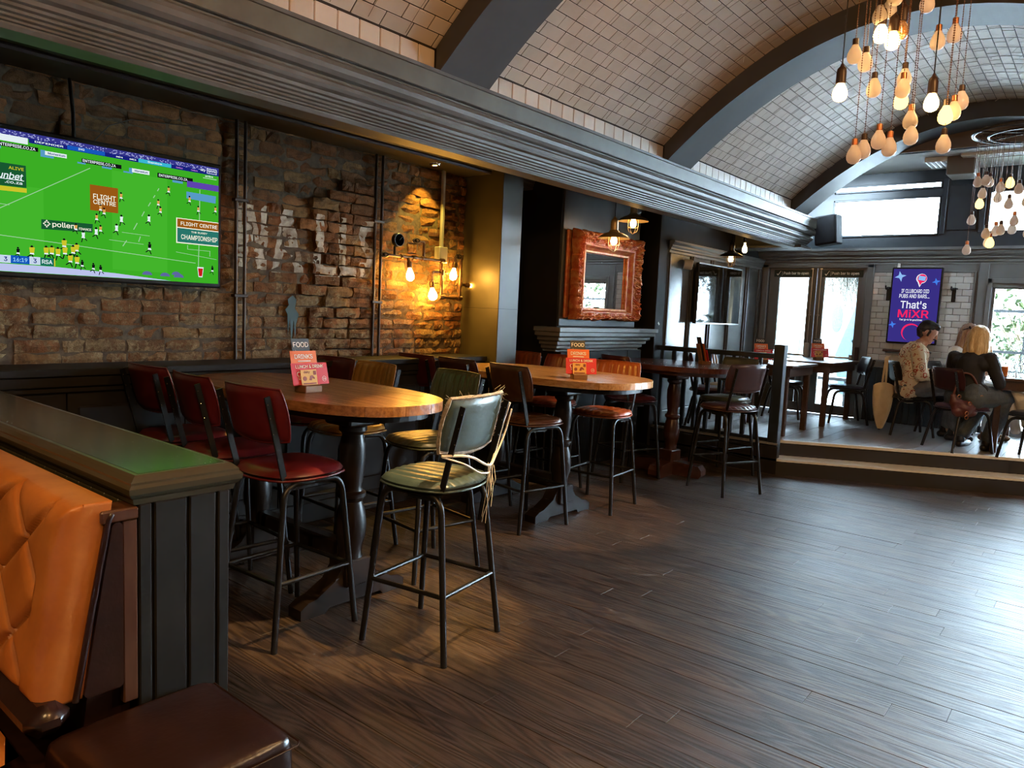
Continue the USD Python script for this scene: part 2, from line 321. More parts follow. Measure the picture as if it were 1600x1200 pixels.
def mirrored_sweep(path, prof, closed_prof=True):
    """profile (d outwards, z) carried along a flat path of (x, y) with mitred corners; outwards is to the right of travel"""
    path = [np.array(p, float) for p in path]; k = len(path); n = len(prof); v = []
    for i in range(k):
        t0 = path[i] - path[i - 1] if i else path[1] - path[0]; t1 = path[i + 1] - path[i] if i < k - 1 else t0
        t0 /= np.linalg.norm(t0); t1 = t1 / np.linalg.norm(t1); n0, n1 = np.array([t0[1], -t0[0]]), np.array([t1[1], -t1[0]])
        b = n0 + n1; b /= (b @ n0)
        v += [(*(path[i] + b * d), z) for d, z in prof]
    f = []
    for i in range(k - 1):
        for j in range(n):
            q = (j + 1) % n; a, b = i * n, (i + 1) * n; f += [(a + j, a + q, b + q), (a + j, b + q, b + j)]
    c = Polygon(prof); vv, ff = trimesh.creation.triangulate_polygon(c, engine='earcut')
    m = trimesh.Trimesh(np.array(v), f, process=False)
    caps = []
    for i, fl in ((0, False), (k - 1, True)):
        ring = np.array(v[i * n:(i + 1) * n]); idx = [int(np.argmin(np.hypot(*(np.array(prof) - p).T))) for p in vv]
        caps.append(trimesh.Trimesh(ring[idx], ff[:, ::-1] if fl else ff, process=False))
    return trimesh.util.concatenate([m] + caps)

# ------------------------------------------------------------------ scene helpers
USED = {}
def numbered(parent, name):
    k = USED.get((parent, name), 0); USED[(parent, name)] = k + 1
    return f'{parent}/{name}' if k == 0 else f'{parent}/{name}_{k:03d}'
def setdata(p, label=None, category=None, group=None, kind=None):
    for k, v in (('label', label), ('category', category), ('group', group), ('kind', kind)):
        if v: p.SetCustomDataByKey(k, v)
    return p
def pth(parent): return '/World' if parent is None else (parent if isinstance(parent, str) else str(parent.GetPath()))
def obj(name, mesh, material, parent=None, label=None, category=None, group=None, kind=None, smooth=False):
    path = numbered(pth(parent), name)
    m = usdkit.mesh(stage, path, mesh, MAT[material] if isinstance(material, str) else material, smooth=smooth)
    return setdata(m.GetPrim(), label, category, group, kind)
def thing(name, label=None, category=None, loc=(0, 0, 0), rotz=0.0, group=None, kind=None, parent=None):
    x = UsdGeom.Xform.Define(stage, numbered(pth(parent), name))
    if any(loc) or rotz:
        x.AddTranslateOp().Set(Gf.Vec3d(*map(float, loc))); x.AddRotateZOp().Set(float(rotz))
    return setdata(x.GetPrim(), label, category, group, kind)
def dup(root, loc, rotz, label=None, group=None):
    was = root.GetCustomData()
    base = root.GetName()
    r = thing(base, label or was['label'], was['category'], (0, 0, 0), 0, group or was.get('group'))
    x = UsdGeom.Xformable(r); x.ClearXformOpOrder(); r.GetReferences().AddInternalReference(root.GetPath())
    for a in (x.AddTranslateOp(), ): a.Set(Gf.Vec3d(*map(float, loc)))
    x.AddRotateZOp().Set(float(rotz)); r.SetInstanceable(True)
    return r
rng = random.Random(7)
nrg = np.random.default_rng(7)

# ================================================================== STRUCTURE
XB = -2.2          # back wall (behind the camera)
XF = 10.07         # far wall with the terrace doors
YR = -3.4          # right-hand wall of the bar side
ZP = .31           # raised platform
YW = 4.40          # brick wall
# ---- floor: boards run across the room
fl = thing('floor', 'dark worn timber floorboards of the main room', 'floor', kind='structure')
obj('subfloor', cuboid(XB, XF + .1, YR, YW + .1, -.14, -.032), 'dark_paint', fl)
bw = .128; stuffb = [[] for _ in range(4)]; k = 0; count = 0
x = XB
while x < 8.9:
    y = YR + rng.random() * 1.2 - 1.2
    while y < YW:
        L = rng.uniform(1.7, 3.1); y0, y1 = max(y, YR), min(y + L, YW); y += L
        if y1 - y0 < .05: continue
        dz = rng.uniform(-.0009, .0009); gp = .0004 if rng.random() < .72 else rng.uniform(.001, .0028); sh = cuboid(x + gp, x + bw - .0004, y0 + .0008, y1 - .0008, -.03, dz, .0010)
        tone = rng.randrange(4)
        seen = x > .85 and y1 > (.55 * (x - 1.9) - 1.2 if x < 4 else -.2) - .6 and y0 < 3.6 and count < 300
        if seen and y1 > -1.2: obj('plank', sh, 'plank_%d' % tone, fl); count += 1
        else: stuffb[tone].append(sh)
    x += bw
for t in range(4):
    if stuffb[t]: obj('board_field', cat(stuffb[t]), 'plank_%d' % t, fl, kind='stuff')

# ---- platform and its two steps (the step front runs askew)
P0, P1 = np.array([7.19, 2.46]), np.array([8.19, .53]); dd = (P1 - P0) / np.linalg.norm(P1 - P0); nn = np.array([-dd[1], dd[0]])
PE = P0 + dd * 5.2
def slab(off, z0, z1):
    a, b = P0 + nn * off, PE + nn * off
    pl = Polygon([(7.19, 4.2), (7.19, 2.46), tuple(a), tuple(b), (XF, b[1]), (XF, 4.2)]) if off else Polygon([(7.19, 4.2), (7.19, 2.46), tuple(b), (XF, b[1]), (XF, 4.2)])
    return pl
pf = thing('platform', 'raised grey-boarded platform by the terrace doors', 'platform', kind='structure')
lower, upper = slab(0, 0, 0), slab(.255, 0, 0)
obj('step', prism(lower, ZP / 2 - .02, (0, 0, 0), (1, 0, 0), (0, 1, 0)), 'step_riser', pf)
obj('step', prism(upper, ZP / 2 - .012, (0, 0, ZP / 2 - .02), (1, 0, 0), (0, 1, 0)), 'step_riser', pf)
obj('tread', prism(lower.difference(upper.buffer(-.03)), .02, (0, 0, ZP / 2 - .02), (1, 0, 0), (0, 1, 0)), 'nosing', pf)
for i, yy in enumerate(np.arange(-2.2, 4.2, .14)):
    strip = upper.intersection(sbox(7.1, yy + .001, XF, yy + .139))
    if strip.area > .01: obj('platform_board', prism(strip, .02, (0, 0, ZP - .02 + rng.uniform(-.001, .001)), (1, 0, 0), (0, 1, 0)), 'platform_board', pf)
a, b = P0 + nn * .255, PE + nn * .255
obj('nosing', bar((a[0], a[1], ZP - .012), (b[0], b[1], ZP - .012), .035, .028, (0, 0, 1)), 'nosing', pf)

# ---- brick wall on the left
wl = thing('wall_left', 'old exposed brick wall with painted letters', 'wall', kind='structure')
obj('mortar', cat(cuboid(XB, 4.9, YW + .012, YW + .16, 0, 3.0)), 'mortar', wl)
def brick(x0, x1, z0, z1, y, seed):
    nx, nz = 5, 3; g = np.random.default_rng(seed)
    xs, zs = np.linspace(x0, x1, nx), np.linspace(z0, z1, nz); v = []
    for j in range(nz):
        for i in range(nx):
            e = (i in (0, nx - 1)) + (j in (0, nz - 1))
            v.append((xs[i] + g.normal(0, .0034), y + g.normal(0, .0034) + .006 * (e > 0) + .005 * (e > 1) + (.012 * g.random() ** 3 if e else 0), zs[j] + g.normal(0, .0034)))
    back = [(q[0], y + .06, q[2]) for q in v]; n = len(v); f = []
    for j in range(nz - 1):
        for i in range(nx - 1):
            a = j * nx + i; f += [(a, a + 1, a + nx + 1), (a, a + nx + 1, a + nx)]
    ring = [i for i in range(nx)] + [j * nx + nx - 1 for j in range(1, nz)] + [(nz - 1) * nx + i for i in range(nx - 2, -1, -1)] + [j * nx for j in range(nz - 2, 0, -1)]
    for p, q in zip(ring, ring[1:] + ring[:1]): f += [(p, n + p, n + q), (p, n + q, q)]
    return trimesh.Trimesh(np.array(v + back), f, process=False)
# the pier between the two pairs of pipes stands proud, with a rounded shoulder on its left
def proud(x, z):
    if 3.12 < x < 3.68: return -.035 if z < 2.12 + .20 * min(1, (x - 3.12) / .25) else 0.0
    return 0.0
courses = []; bricks_all = []; zc = 1.085; r_ = 0
while zc < 2.88:
    xx = XB + (.11 if r_ % 2 else 0) + rng.uniform(-.02, .02)
    while xx < 4.68:
        L = .215 if rng.random() > .22 else .105
        x0, x1 = xx, min(xx + L + rng.uniform(-.008, .008), 4.68); xx += L + .011
        if x1 - x0 > .03: bricks_all.append((x0, x1, zc + rng.uniform(-.002, .002), zc + .066 + rng.uniform(-.003, .003), YW + rng.uniform(-.008, .006) + proud((x0 + x1) / 2, zc)))
    zc += .0755; r_ += 1
def hidden(b): return (b[1] < 1.18) or (b[0] > 1.2 and b[1] < 2.30 and b[2] > 1.62 and b[3] < 2.2)
vis = [b for b in bricks_all if not hidden(b) and b[2] < 2.66]
vis = sorted(vis, key=lambda b: b[0])[:300]; visset = set(vis); bmeshes = []; rest = [[] for _ in range(5)]
for i, b in enumerate(bricks_all):
    t = rng.choices(range(5), (30, 25, 18, 15, 22))[0]; m = brick(*b, 1000 + i); bmeshes.append(m)
    if b in visset: obj('brick', m, 'brick_%d' % t, wl)
    else: rest[t].append(m)
for t in range(5): obj('brick_field', cat(rest[t]), 'brick_%d' % t, wl, kind='stuff')
# the painted word, worn off along joints and in flakes
def sgn(pts): return Polygon(pts)
Wz0, Wz1 = 1.66, 2.10
def stroke(p, q, w): # slab stroke with horizontal cut ends
    return Polygon([(p[0] - w / 2, p[1]), (p[0] + w / 2, p[1]), (q[0] + w / 2, q[1]), (q[0] - w / 2, q[1])])
zt, zb = 2.085, 1.655
letters = [
    unary_union([stroke((2.565, zt + .012), (2.605, zb + .02), .05), stroke((2.645, zt + .01), (2.605, zb + .02), .045), stroke((2.645, zt + .012), (2.745, zb + .02), .06), stroke((2.762, zt + .02), (2.75, zb + .02), .055)]),
    unary_union([stroke((2.92, zt + .015), (2.85, zb + .02), .068), stroke((2.93, zt + .015), (3.03, zb + .025), .072), sbox(2.90, 1.815, 2.99, 1.86)]).buffer(0),
    unary_union([sbox(3.14, 1.675, 3.205, 2.10), sbox(3.15, 1.675, 3.315, 1.742)]), unary_union([sbox(3.335, 1.675, 3.395, 2.10), sbox(3.345, 1.675, 3.49, 1.752)]),
    unary_union([Polygon([(3.525, 2.03), (3.56, 2.09), (3.64, 2.10), (3.66, 2.04), (3.59, 2.03), (3.575, 1.98), (3.64, 1.90), (3.665, 1.78), (3.62, 1.69), (3.54, 1.68), (3.53, 1.79), (3.59, 1.79), (3.60, 1.83), (3.545, 1.91), (3.52, 1.97)])]).buffer(.006)]
def flake():
    n = rng.randrange(5, 9); x, z, r = rng.uniform(2.45, 3.75), rng.uniform(1.6, 2.15), rng.uniform(.004, .022)
    return affinity.rotate(affinity.scale(Polygon([(x + r * rng.uniform(.35, 1.2) * math.cos(2 * math.pi * k / n), z + r * rng.uniform(.35, 1.2) * math.sin(2 * math.pi * k / n)) for k in range(n)]).buffer(0), rng.uniform(.6, 1.8), 1), rng.uniform(-40, 40))
wear = unary_union([flake() for _ in range(170)])
painted = []
from shapely.geometry.polygon import orient
for i, L_ in enumerate(letters):
    L_ = L_.difference(wear); V, Fc = [], []
    for bi, b in enumerate(bricks_all):
        if b[1] < 2.4 or b[0] > 3.8 or b[3] < 1.6 or b[2] > 2.15 or not L_.intersects(sbox(b[0], b[2], b[1], b[3])): continue
        m = bmeshes[bi]
        for t in m.faces[:16]:
            tri = m.vertices[t]; pl = Polygon(tri[:, [0, 2]])
            c = L_.intersection(pl)
            if c.area < 2e-6: continue
            A = np.c_[tri[:, 0], tri[:, 2], np.ones(3)]
            try: co = np.linalg.solve(A, tri[:, 1])
            except np.linalg.LinAlgError: continue
            for g_ in getattr(c, 'geoms', [c]):
                if g_.geom_type != 'Polygon' or g_.area < 2e-6: continue
                v2, f2 = trimesh.creation.triangulate_polygon(orient(g_, 1), engine='earcut'); o = len(V)
                V += [(x, co[0] * x + co[1] * z + co[2] - .0009, z) for x, z in v2]; Fc += [tuple(q + o) for q in np.asarray(f2)]
    obj('painted_letter', trimesh.Trimesh(np.array(V), np.array(Fc), process=False), 'paint_white', wl)
obj('painted_smear', cat([prism(Polygon([(2.93, 1.50), (2.97, 1.53), (3.0, 1.5), (2.99, 1.44), (3.02, 1.40), (3.0, 1.33), (2.995, 1.22), (2.98, 1.36), (2.965, 1.20), (2.95, 1.37), (2.935, 1.26), (2.93, 1.40), (2.91, 1.43), (2.94, 1.46)]), .001, (0, YW - .014, 0), (1, 0, 0), (0, 0, 1))]), 'paint_teal', wl)

# dado below the brick wall with its deep ledge
dz = 4.12
ld = [cuboid(XB, 4.66, 4.07, YW + .012, 1.062, 1.10, .004), cuboid(XB, 4.66, 4.085, 4.13, 1.005, 1.062, .006), cuboid(XB, 4.66, 4.10, 4.14, .975, 1.005, .006)]
obj('ledge', cat(ld), 'dark_paint', wl)
for i, xx in enumerate(np.arange(-.4, 4.6, .62)): obj('dado_panel', cat(cuboid(xx + .004, xx + .616, dz, YW, .14, .975), cuboid(xx + .05, xx + .57, dz - .012, dz + .01, .24, .90, .008)), 'dark_paint', wl)
obj('baseboard', cuboid(XB, 4.66, dz - .02, YW, 0, .14, .006), 'dark_paint', wl)
# olive column, recess, chimney breast, pilaster, panelled end wall
obj('column', cuboid(4.675, 4.935, 3.985, YW + .1, 0, 2.86, .004), 'olive_paint', wl)
obj('column_joint', cuboid(4.671, 4.939, 3.981, YW, 1.50, 1.503), 'dark_paint', wl)
rp = [cuboid(4.935, 5.46, YW, YW + .14, 0, 2.86)]
for x0, x1, z0, z1 in [(4.97, 5.00, .2, 2.30), (5.36, 5.40, .2, 2.30), (4.97, 5.40, 2.28, 2.33), (5.02, 5.035, .25, 2.26), (5.33, 5.345, .25, 2.26), (5.02, 5.345, 2.245, 2.26)]: rp.append(cuboid(x0, x1, YW - .022, YW + .01, z0, z1, .006))
obj('recess_panel', cat(rp), 'grey_paint', wl)
cb = [cuboid(5.43, 6.83, 3.935, YW + .14, 0, 2.86)]
obj('chimney_breast', cat(cb), 'dark_paint', wl)
obj('overmantel_panel', cuboid(5.45, 6.81, 3.92, 3.94, 1.372, 2.84, .004), 'grey_paint', wl)
rp = [cuboid(6.83, 7.16, 4.20, YW + .14, 0, 2.86)]
for x0, x1, z0, z1 in [(6.86, 6.90, .3, 2.32), (7.08, 7.11, .3, 2.32), (6.86, 7.11, 2.28, 2.34)]: rp.append(cuboid(x0, x1, 4.182, 4.21, z0, z1, .006))
obj('recess_panel', cat(rp), 'grey_paint', wl)
obj('pilaster', cuboid(7.14, 7.36, 3.86, YW + .14, 0, 2.86, .004), 'dark_paint', wl)
YT = 3.885
obj('end_wall', cuboid(7.36, XF + .1, YT, YW + .14, 0, 3.45), 'dark_paint', wl)
edges = [7.38, 7.95, 8.50, 9.06, 9.60, 10.04]
for x0, x1 in zip(edges, edges[1:]):
    obj('panel', cuboid(x0 + .05, x1 - .05, YT - .012, YT + .02, ZP + .14, 2.20, .005), 'panel_grey', wl)
for xe in edges:
    obj('panel_stile', cat(cuboid(xe - .045, xe + .045, YT - .030, YT + .02, ZP, 2.20, .006), cuboid(xe - .018, xe + .018, YT - .044, YT, ZP, 2.20, .006)), 'grey_paint', wl)
obj('panel_cornice', mirrored_sweep([(7.36, YT), (XF, YT)], [(0, 2.20), (.03, 2.20), (.03, 2.225), (.045, 2.235), (.045, 2.25), (.06, 2.27), (.06, 2.285), (.085, 2.31), (.085, 2.33), (0, 2.33)]), 'far_paint', wl)
obj('panel_skirting', cuboid(7.36, XF, YT - .035, YT + .02, ZP, ZP + .14, .006), 'grey_paint', wl)
# plaster cornice over the alcove and its return at the column
cprof = [(0, 2.60), (.30, 2.60), (.305, 2.615), (.30, 2.625), (.325, 2.635), (.325, 2.65), (.345, 2.655), (.345, 2.67), (.37, 2.68), (.37, 2.695), (.395, 2.705), (.395, 2.72), (.425, 2.735), (.425, 2.755), (.46, 2.78), (.46, 2.86), (0, 2.86)]
obj('wall_cornice', mirrored_sweep([(XB, YW + .01), (4.66, YW + .01)], cprof), 'cornice_brown', wl)
c2 = [(d * .42, z) for d, z in cprof]
obj('wall_cornice', mirrored_sweep([(4.94, YW), (5.43, YW)], c2), 'grey_paint', wl)
obj('wall_cornice', mirrored_sweep([(6.83, 4.2), (7.14, 4.2)], c2), 'grey_paint', wl)
obj('alcove_ceiling', cuboid(XB, 9.45, 3.05, YW + .14, 2.86, 2.93), 'dark_paint', wl)
# little white tab stuck on the pilaster
obj('paper_tag', moved(cuboid(-.02, .02, -.001, .001, -.012, .012), trimesh.transformations.translation_matrix((7.22, 3.857, 1.42)) @ rot((0, 1, 0), 40)), 'white_plastic', wl)

# ---- moulded beam that carries the vault on the left, returned at the far end
bprof = [(0, 2.39), (.004, 2.39), (.012, 2.405), (.012, 2.412), (.022, 2.415), (.022, 2.423), (.034, 2.428), (.034, 2.437), (.046, 2.442), (.046, 2.452), (.058, 2.458), (.060, 2.468), (.072, 2.474), (.074, 2.490),
         (.090, 2.500), (.098, 2.515), (.098, 2.532), (.088, 2.545), (.088, 2.555), (.110, 2.562), (.124, 2.580), (.128, 2.602), (.120, 2.624), (.102, 2.636), (.102, 2.644), (.122, 2.646), (.122, 2.742), (.132, 2.746), (.132, 2.764), (0, 2.764), (-.12, 2.764), (-.12, 2.39)]
tr1 = thing('trim_1', 'moulded grey beam along the left side of the vault', 'beam', kind='structure')
obj('beam', mirrored_sweep([(XB, 3.085), (9.28, 3.085), (9.28, 3.885)], bprof), 'cornice_paint', tr1)
obj('ledge_band', cat(cuboid(XB, 9.40, 2.957, 2.966, 2.648, 2.742), cuboid(9.399, 9.408, 2.957, 3.86, 2.648, 2.742)), 'ledge_paint', tr1)
obj('soffit', cuboid(9.0, 9.40, 3.0, 3.88, 2.392, 2.42), 'cornice_paint', tr1)
tr2 = thing('trim_2', 'moulded grey beam along the bar side of the vault', 'beam', kind='structure')
obj('beam', mirrored_sweep([(XF, -.70), (XB, -.70)], bprof), 'cornice_paint', tr2)

# ---- vault of glazed tiles between three painted ribs
YC, KV, ZV, ZR = 1.193, .256, 3.717, 3.556
def zv(y, top=ZV): return top - KV * (y - YC) ** 2
HALF = 1.80
ce = thing('ceiling', 'shallow barrel vault lined with cream glazed tiles', 'ceiling', kind='structure')
ys = np.linspace(YC - HALF - .1, YC + HALF + .1, 161)
v, f = [], []
for xx in (XB, 9.0):
    for y in ys: v.append((xx, y, zv(y) + .0045))
for xx in (XB, 9.0):
    for y in ys: v.append((xx, y, zv(y) + .10))
n = len(ys)
for i in range(n - 1):
    f += [(i, n + i, n + i + 1), (i, n + i + 1, i + 1), (2 * n + i, 2 * n + i + 1, 3 * n + i + 1), (2 * n + i, 3 * n + i + 1, 3 * n + i)]
obj('vault_shell', trimesh.Trimesh(np.array(v), f, process=False), 'vault_grout', ce)
obj('spring_wall', cat(cuboid(XB, 9.0, 3.012, 3.10, 2.70, 2.90), cuboid(XB, 9.0, -.72, -.64, 2.70, 2.90)), 'vault_grout', ce)
def vtile(x0, x1, y0, y1, lift):
    v = []
    for y in np.linspace(y0, y1, 3):
        d = 2 * KV * (y - YC); s = math.hypot(1, d); ny, nz = -d / s, -1 / s
        for x in (x0, x1): v.append((x, y, zv(y) - lift)); v.append((x, y, zv(y) + .006))
    v = np.array(v); f = []
    for i in range(2):
        a, b = i * 4, i * 4 + 4
        f += [(a, a + 2, b + 2), (a, b + 2, b), (a, b, b + 1), (a, b + 1, a + 1), (a + 2, a + 3, b + 3), (a + 2, b + 3, b + 2)]
    f += [(0, 1, 3), (0, 3, 2), (8, 10, 11), (8, 11, 9)]
    return trimesh.Trimesh(v, f, process=False)
arc = [YC]; 
def step_y(y, s): return y + s / math.hypot(1, 2 * KV * (y - YC))
rows = []; y = 3.000
while y > YC - HALF:
    y2 = y - .082 / math.hypot(1, 2 * KV * (y - YC)); rows.append((y2 + .0034, y - .0034)); y = y2
BAYS = [(XB, 2.90), (3.30, 5.50), (5.92, 8.55)]
near, far_t = [], [[] for _ in range(3)]
for bi, (bx0, bx1) in enumerate(BAYS):
    for ri, (y0, y1) in enumerate(rows):
        x = bx0 - (.09 if ri % 2 else 0)
        while x < bx1:
            x0, x1 = max(x + .0034, bx0), min(x + .1776, bx1); x += .181
            if x1 - x0 < .012: continue
            t = rng.randrange(3); m = vtile(x0, x1, y0, y1, rng.uniform(-.0015, .0015))
            inview = (bi == 0 and x1 > 1.7 and y0 > 2.3) or (bi == 1 and y0 > 1.55) or (bi == 2 and y0 > 2.2 and x0 < 7.0)
            (near.append((x0, t, m)) if inview else far_t[t].append(m))
near.sort(key=lambda q: q[0])
for x0, t, m in near[:270]: obj('tile', m, 'vault_tile_%d' % t, ce)
for x0, t, m in near[270:]: far_t[t].append(m)
# upright course at the springing
for bx0, bx1 in BAYS:
    x = bx0
    while x < bx1:
        x1 = min(x + .131, bx1); m = cuboid(x + .002, x1 - .002, 2.998, 3.02, 2.765, 2.875, .004)
        if 1.8 < x < 5.5 and USED.get((pth(ce), 'tile'), 0) < 298: obj('tile', m, 'vault_tile_%d' % rng.randrange(3), ce)
        else: far_t[rng.randrange(3)].append(m)
        x += .131
for t in range(3): obj('tile_field', cat(far_t[t]), 'vault_tile_%d' % t, ce, kind='stuff')
def rib(x0, x1):
    top, bot = [], []
    for y in np.linspace(2.99, YC - (2.99 - YC), 49): bot.append((y, max(zv(y, ZR), 2.60))); top.append((y, zv(y) + .08))
    pl = Polygon(bot + top[::-1]); return prism(pl, x1 - x0, (x0, 0, 0), (0, 1, 0), (0, 0, 1))
for i, (x0, x1) in enumerate([(2.90, 3.30), (5.50, 5.92), (8.55, 9.00)]):
    obj('trim_%d' % (3 + i), rib(x0, x1), 'rib_paint', None, ['nearest', 'middle', 'farthest'][i] + ' painted arch rib across the vault', 'arch rib', kind='structure')
# flat ceiling over the platform, its upstand, and the ceiling over the bar side
cl = thing('ceiling', 'flat white ceiling over the platform', 'ceiling', kind='structure')
obj('ceiling_board', cuboid(9.0, XF + .1, YR, 3.95, 3.38, 3.46), 'white_ceiling', cl)
obj('upstand', cuboid(8.98, 9.06, -2.0, 3.2, 3.38, 3.80), 'brown_bulkhead', cl)
obj('bulkhead', cuboid(9.35, 9.72, 1.35, 1.62, 3.18, 3.38, .01), 'brown_bulkhead', cl)
obj('bar_side_ceiling', cuboid(XB, XF, YR, -.70, 2.80, 2.90), 'white_ceiling', cl)
obj('wall_right', cuboid(XB, XF + .1, YR - .15, YR, 0, 3.45), 'far_paint', None, 'grey wall of the bar side', 'wall', kind='structure')
obj('wall_back', cuboid(XB - .15, XB, YR, YW + .14, 0, 3.8), 'grey_paint', None, 'grey wall behind the booths', 'wall', kind='structure')

# ---- far wall with terrace doors, tiles and high windows
wf = thing('wall_far', 'grey panelled wall with white tiles and terrace doors', 'wall', kind='structure')
D0, D1, DZ = 2.50, 3.74, 2.27          # double door opening
G0, G1, GZ = -3.25, 1.16, 1.985         # glazed doors on the right, extended out of view for more daylight
F = []
def fw(y0, y1, z0, z1, x0=XF, x1=XF + .16): return cuboid(x0, x1, y0, y1, z0, z1)
obj('wall_panel', cat(fw(D1, 3.95, 0, 2.44), fw(1.30, D0, .0, 2.44), fw(D0, D1, DZ, 2.44), fw(D0, D1, 0, ZP - .002), fw(G0, 1.30, GZ + .10, 2.44), fw(G0, 1.30, 0, ZP - .002), fw(YR, G0, 0, 2.44)), 'far_paint', wf)
obj('upper_wall', cat(fw(2.98, 3.95, 2.44, 3.40), fw(1.28, 1.755, 2.44, 3.40), fw(1.755, 2.98, 2.44, 2.605), fw(1.755, 2.98, 3.075, 3.155), fw(1.755, 2.98, 3.25, 3.40), fw(-3.2, 1.28, 2.44, 2.62), fw(-3.2, 1.28, 3.10, 3.40), fw(YR, -3.2, 2.44, 3.40)), 'navy_paint', wf)
obj('upper_panel', cat(cuboid(XF - .014, XF, 1.38, 1.68, 2.66, 3.18, .005), cuboid(XF - .028, XF, 1.30, 1.36, 2.62, 3.26, .005), cuboid(XF - .028, XF, 1.70, 1.75, 2.62, 3.26, .005)), 'navy_paint', wf)
obj('wall_cornice', mirrored_sweep([(XF + .01, 3.9), (XF + .01, YR)], [(0, 2.27), (.022, 2.27), (.022, 2.285), (.035, 2.30), (.035, 2.315), (.06, 2.34), (.06, 2.352), (.09, 2.38), (.105, 2.41), (.105, 2.425), (.125, 2.43), (.125, 2.462), (0, 2.462)]), 'far_paint', wf)
obj('door_architrave', cat(cuboid(XF - .045, XF + .02, D0 - .085, D0, ZP, 2.268, .008), cuboid(XF - .045, XF + .02, D1, D1 + .085, ZP, 2.268, .008), cuboid(XF - .045, XF + .02, D0 - .085, D1 + .085, DZ - .05, 2.268, .008)), 'far_paint', wf)
obj('corner_post', cat(cuboid(XF - .03, XF + .02, 1.20, 1.30, ZP, 2.28, .006), cuboid(XF - .05, XF + .02, 1.155, 1.205, ZP, 2.10, .006), cuboid(XF - .05, XF + .02, G0, 1.20, 2.045, 2.10, .006), cuboid(XF - .03, XF + .02, G0, 1.16, 2.0, 2.05, .006)), 'far_paint', wf)
# glazed tiles either side of the advertising screen
obj('tile_bed', cuboid(XF - .006, XF + .002, 1.345, 2.43, 1.075, 2.165), 'wall_grout', wf)
zz = 1.078; r_ = 0
while zz < 2.15:
    yy = 2.428 + (.075 if r_ % 2 else 0)
    while yy > 1.35:
        a, b = min(yy, 2.428), max(yy - .148, 1.347); yy -= .151
        if a - b > .02: obj('tile', cuboid(XF - .016, XF, b, a, zz, min(zz + .071, 2.163), .004), 'wall_tile_%d' % rng.randrange(3), wf)
    zz += .0745; r_ += 1
obj('tile_surround', cat(cuboid(XF - .02, XF, 1.335, 2.44, 2.165, 2.185, .003), cuboid(XF - .02, XF, 1.325, 1.345, 1.06, 2.185, .003), cuboid(XF - .02, XF, 2.43, 2.45, 1.06, 2.185, .003), cuboid(XF - .03, XF, 1.325, 2.45, .985, 1.075, .006)), 'far_paint', wf)
for i, yy in enumerate(np.arange(1.22, 2.42, .082)): obj('dado_board', cuboid(XF - .022, XF, yy + .002, yy + .080, ZP, .985, .006), 'navy_paint', wf)
obj('shelf', cuboid(XF - .12, XF - .012, 1.70, 2.22, 1.195, 1.222, .004), 'trim_wood', wf)

# high windows; the right one runs on out of view, extended for daylight
for i, (y0, y1, z0, z1) in enumerate([(1.755, 2.98, 2.605, 3.075), (1.755, 2.98, 3.155, 3.25), (-3.2, 1.28, 2.62, 3.10)]):
    w = thing('window_%d' % (i + 1), ['bright high window above the advertising screen', 'narrow light strip above the high window', 'bright high window behind the far cluster of bulbs'][i], 'window', kind='structure')
    t = .022
    obj('frame', cat(cuboid(XF - .02, XF + .10, y0, y0 + t, z0, z1, .004), cuboid(XF - .02, XF + .10, y1 - t, y1, z0, z1, .004), cuboid(XF - .02, XF + .10, y0, y1, z0, z0 + t, .004), cuboid(XF - .02, XF + .10, y0, y1, z1 - t, z1, .004)), 'navy_paint', w)
    obj('pane', cuboid(XF + .05, XF + .056, y0 + t, y1 - t, z0 + t, z1 - t), 'window_glass', w)

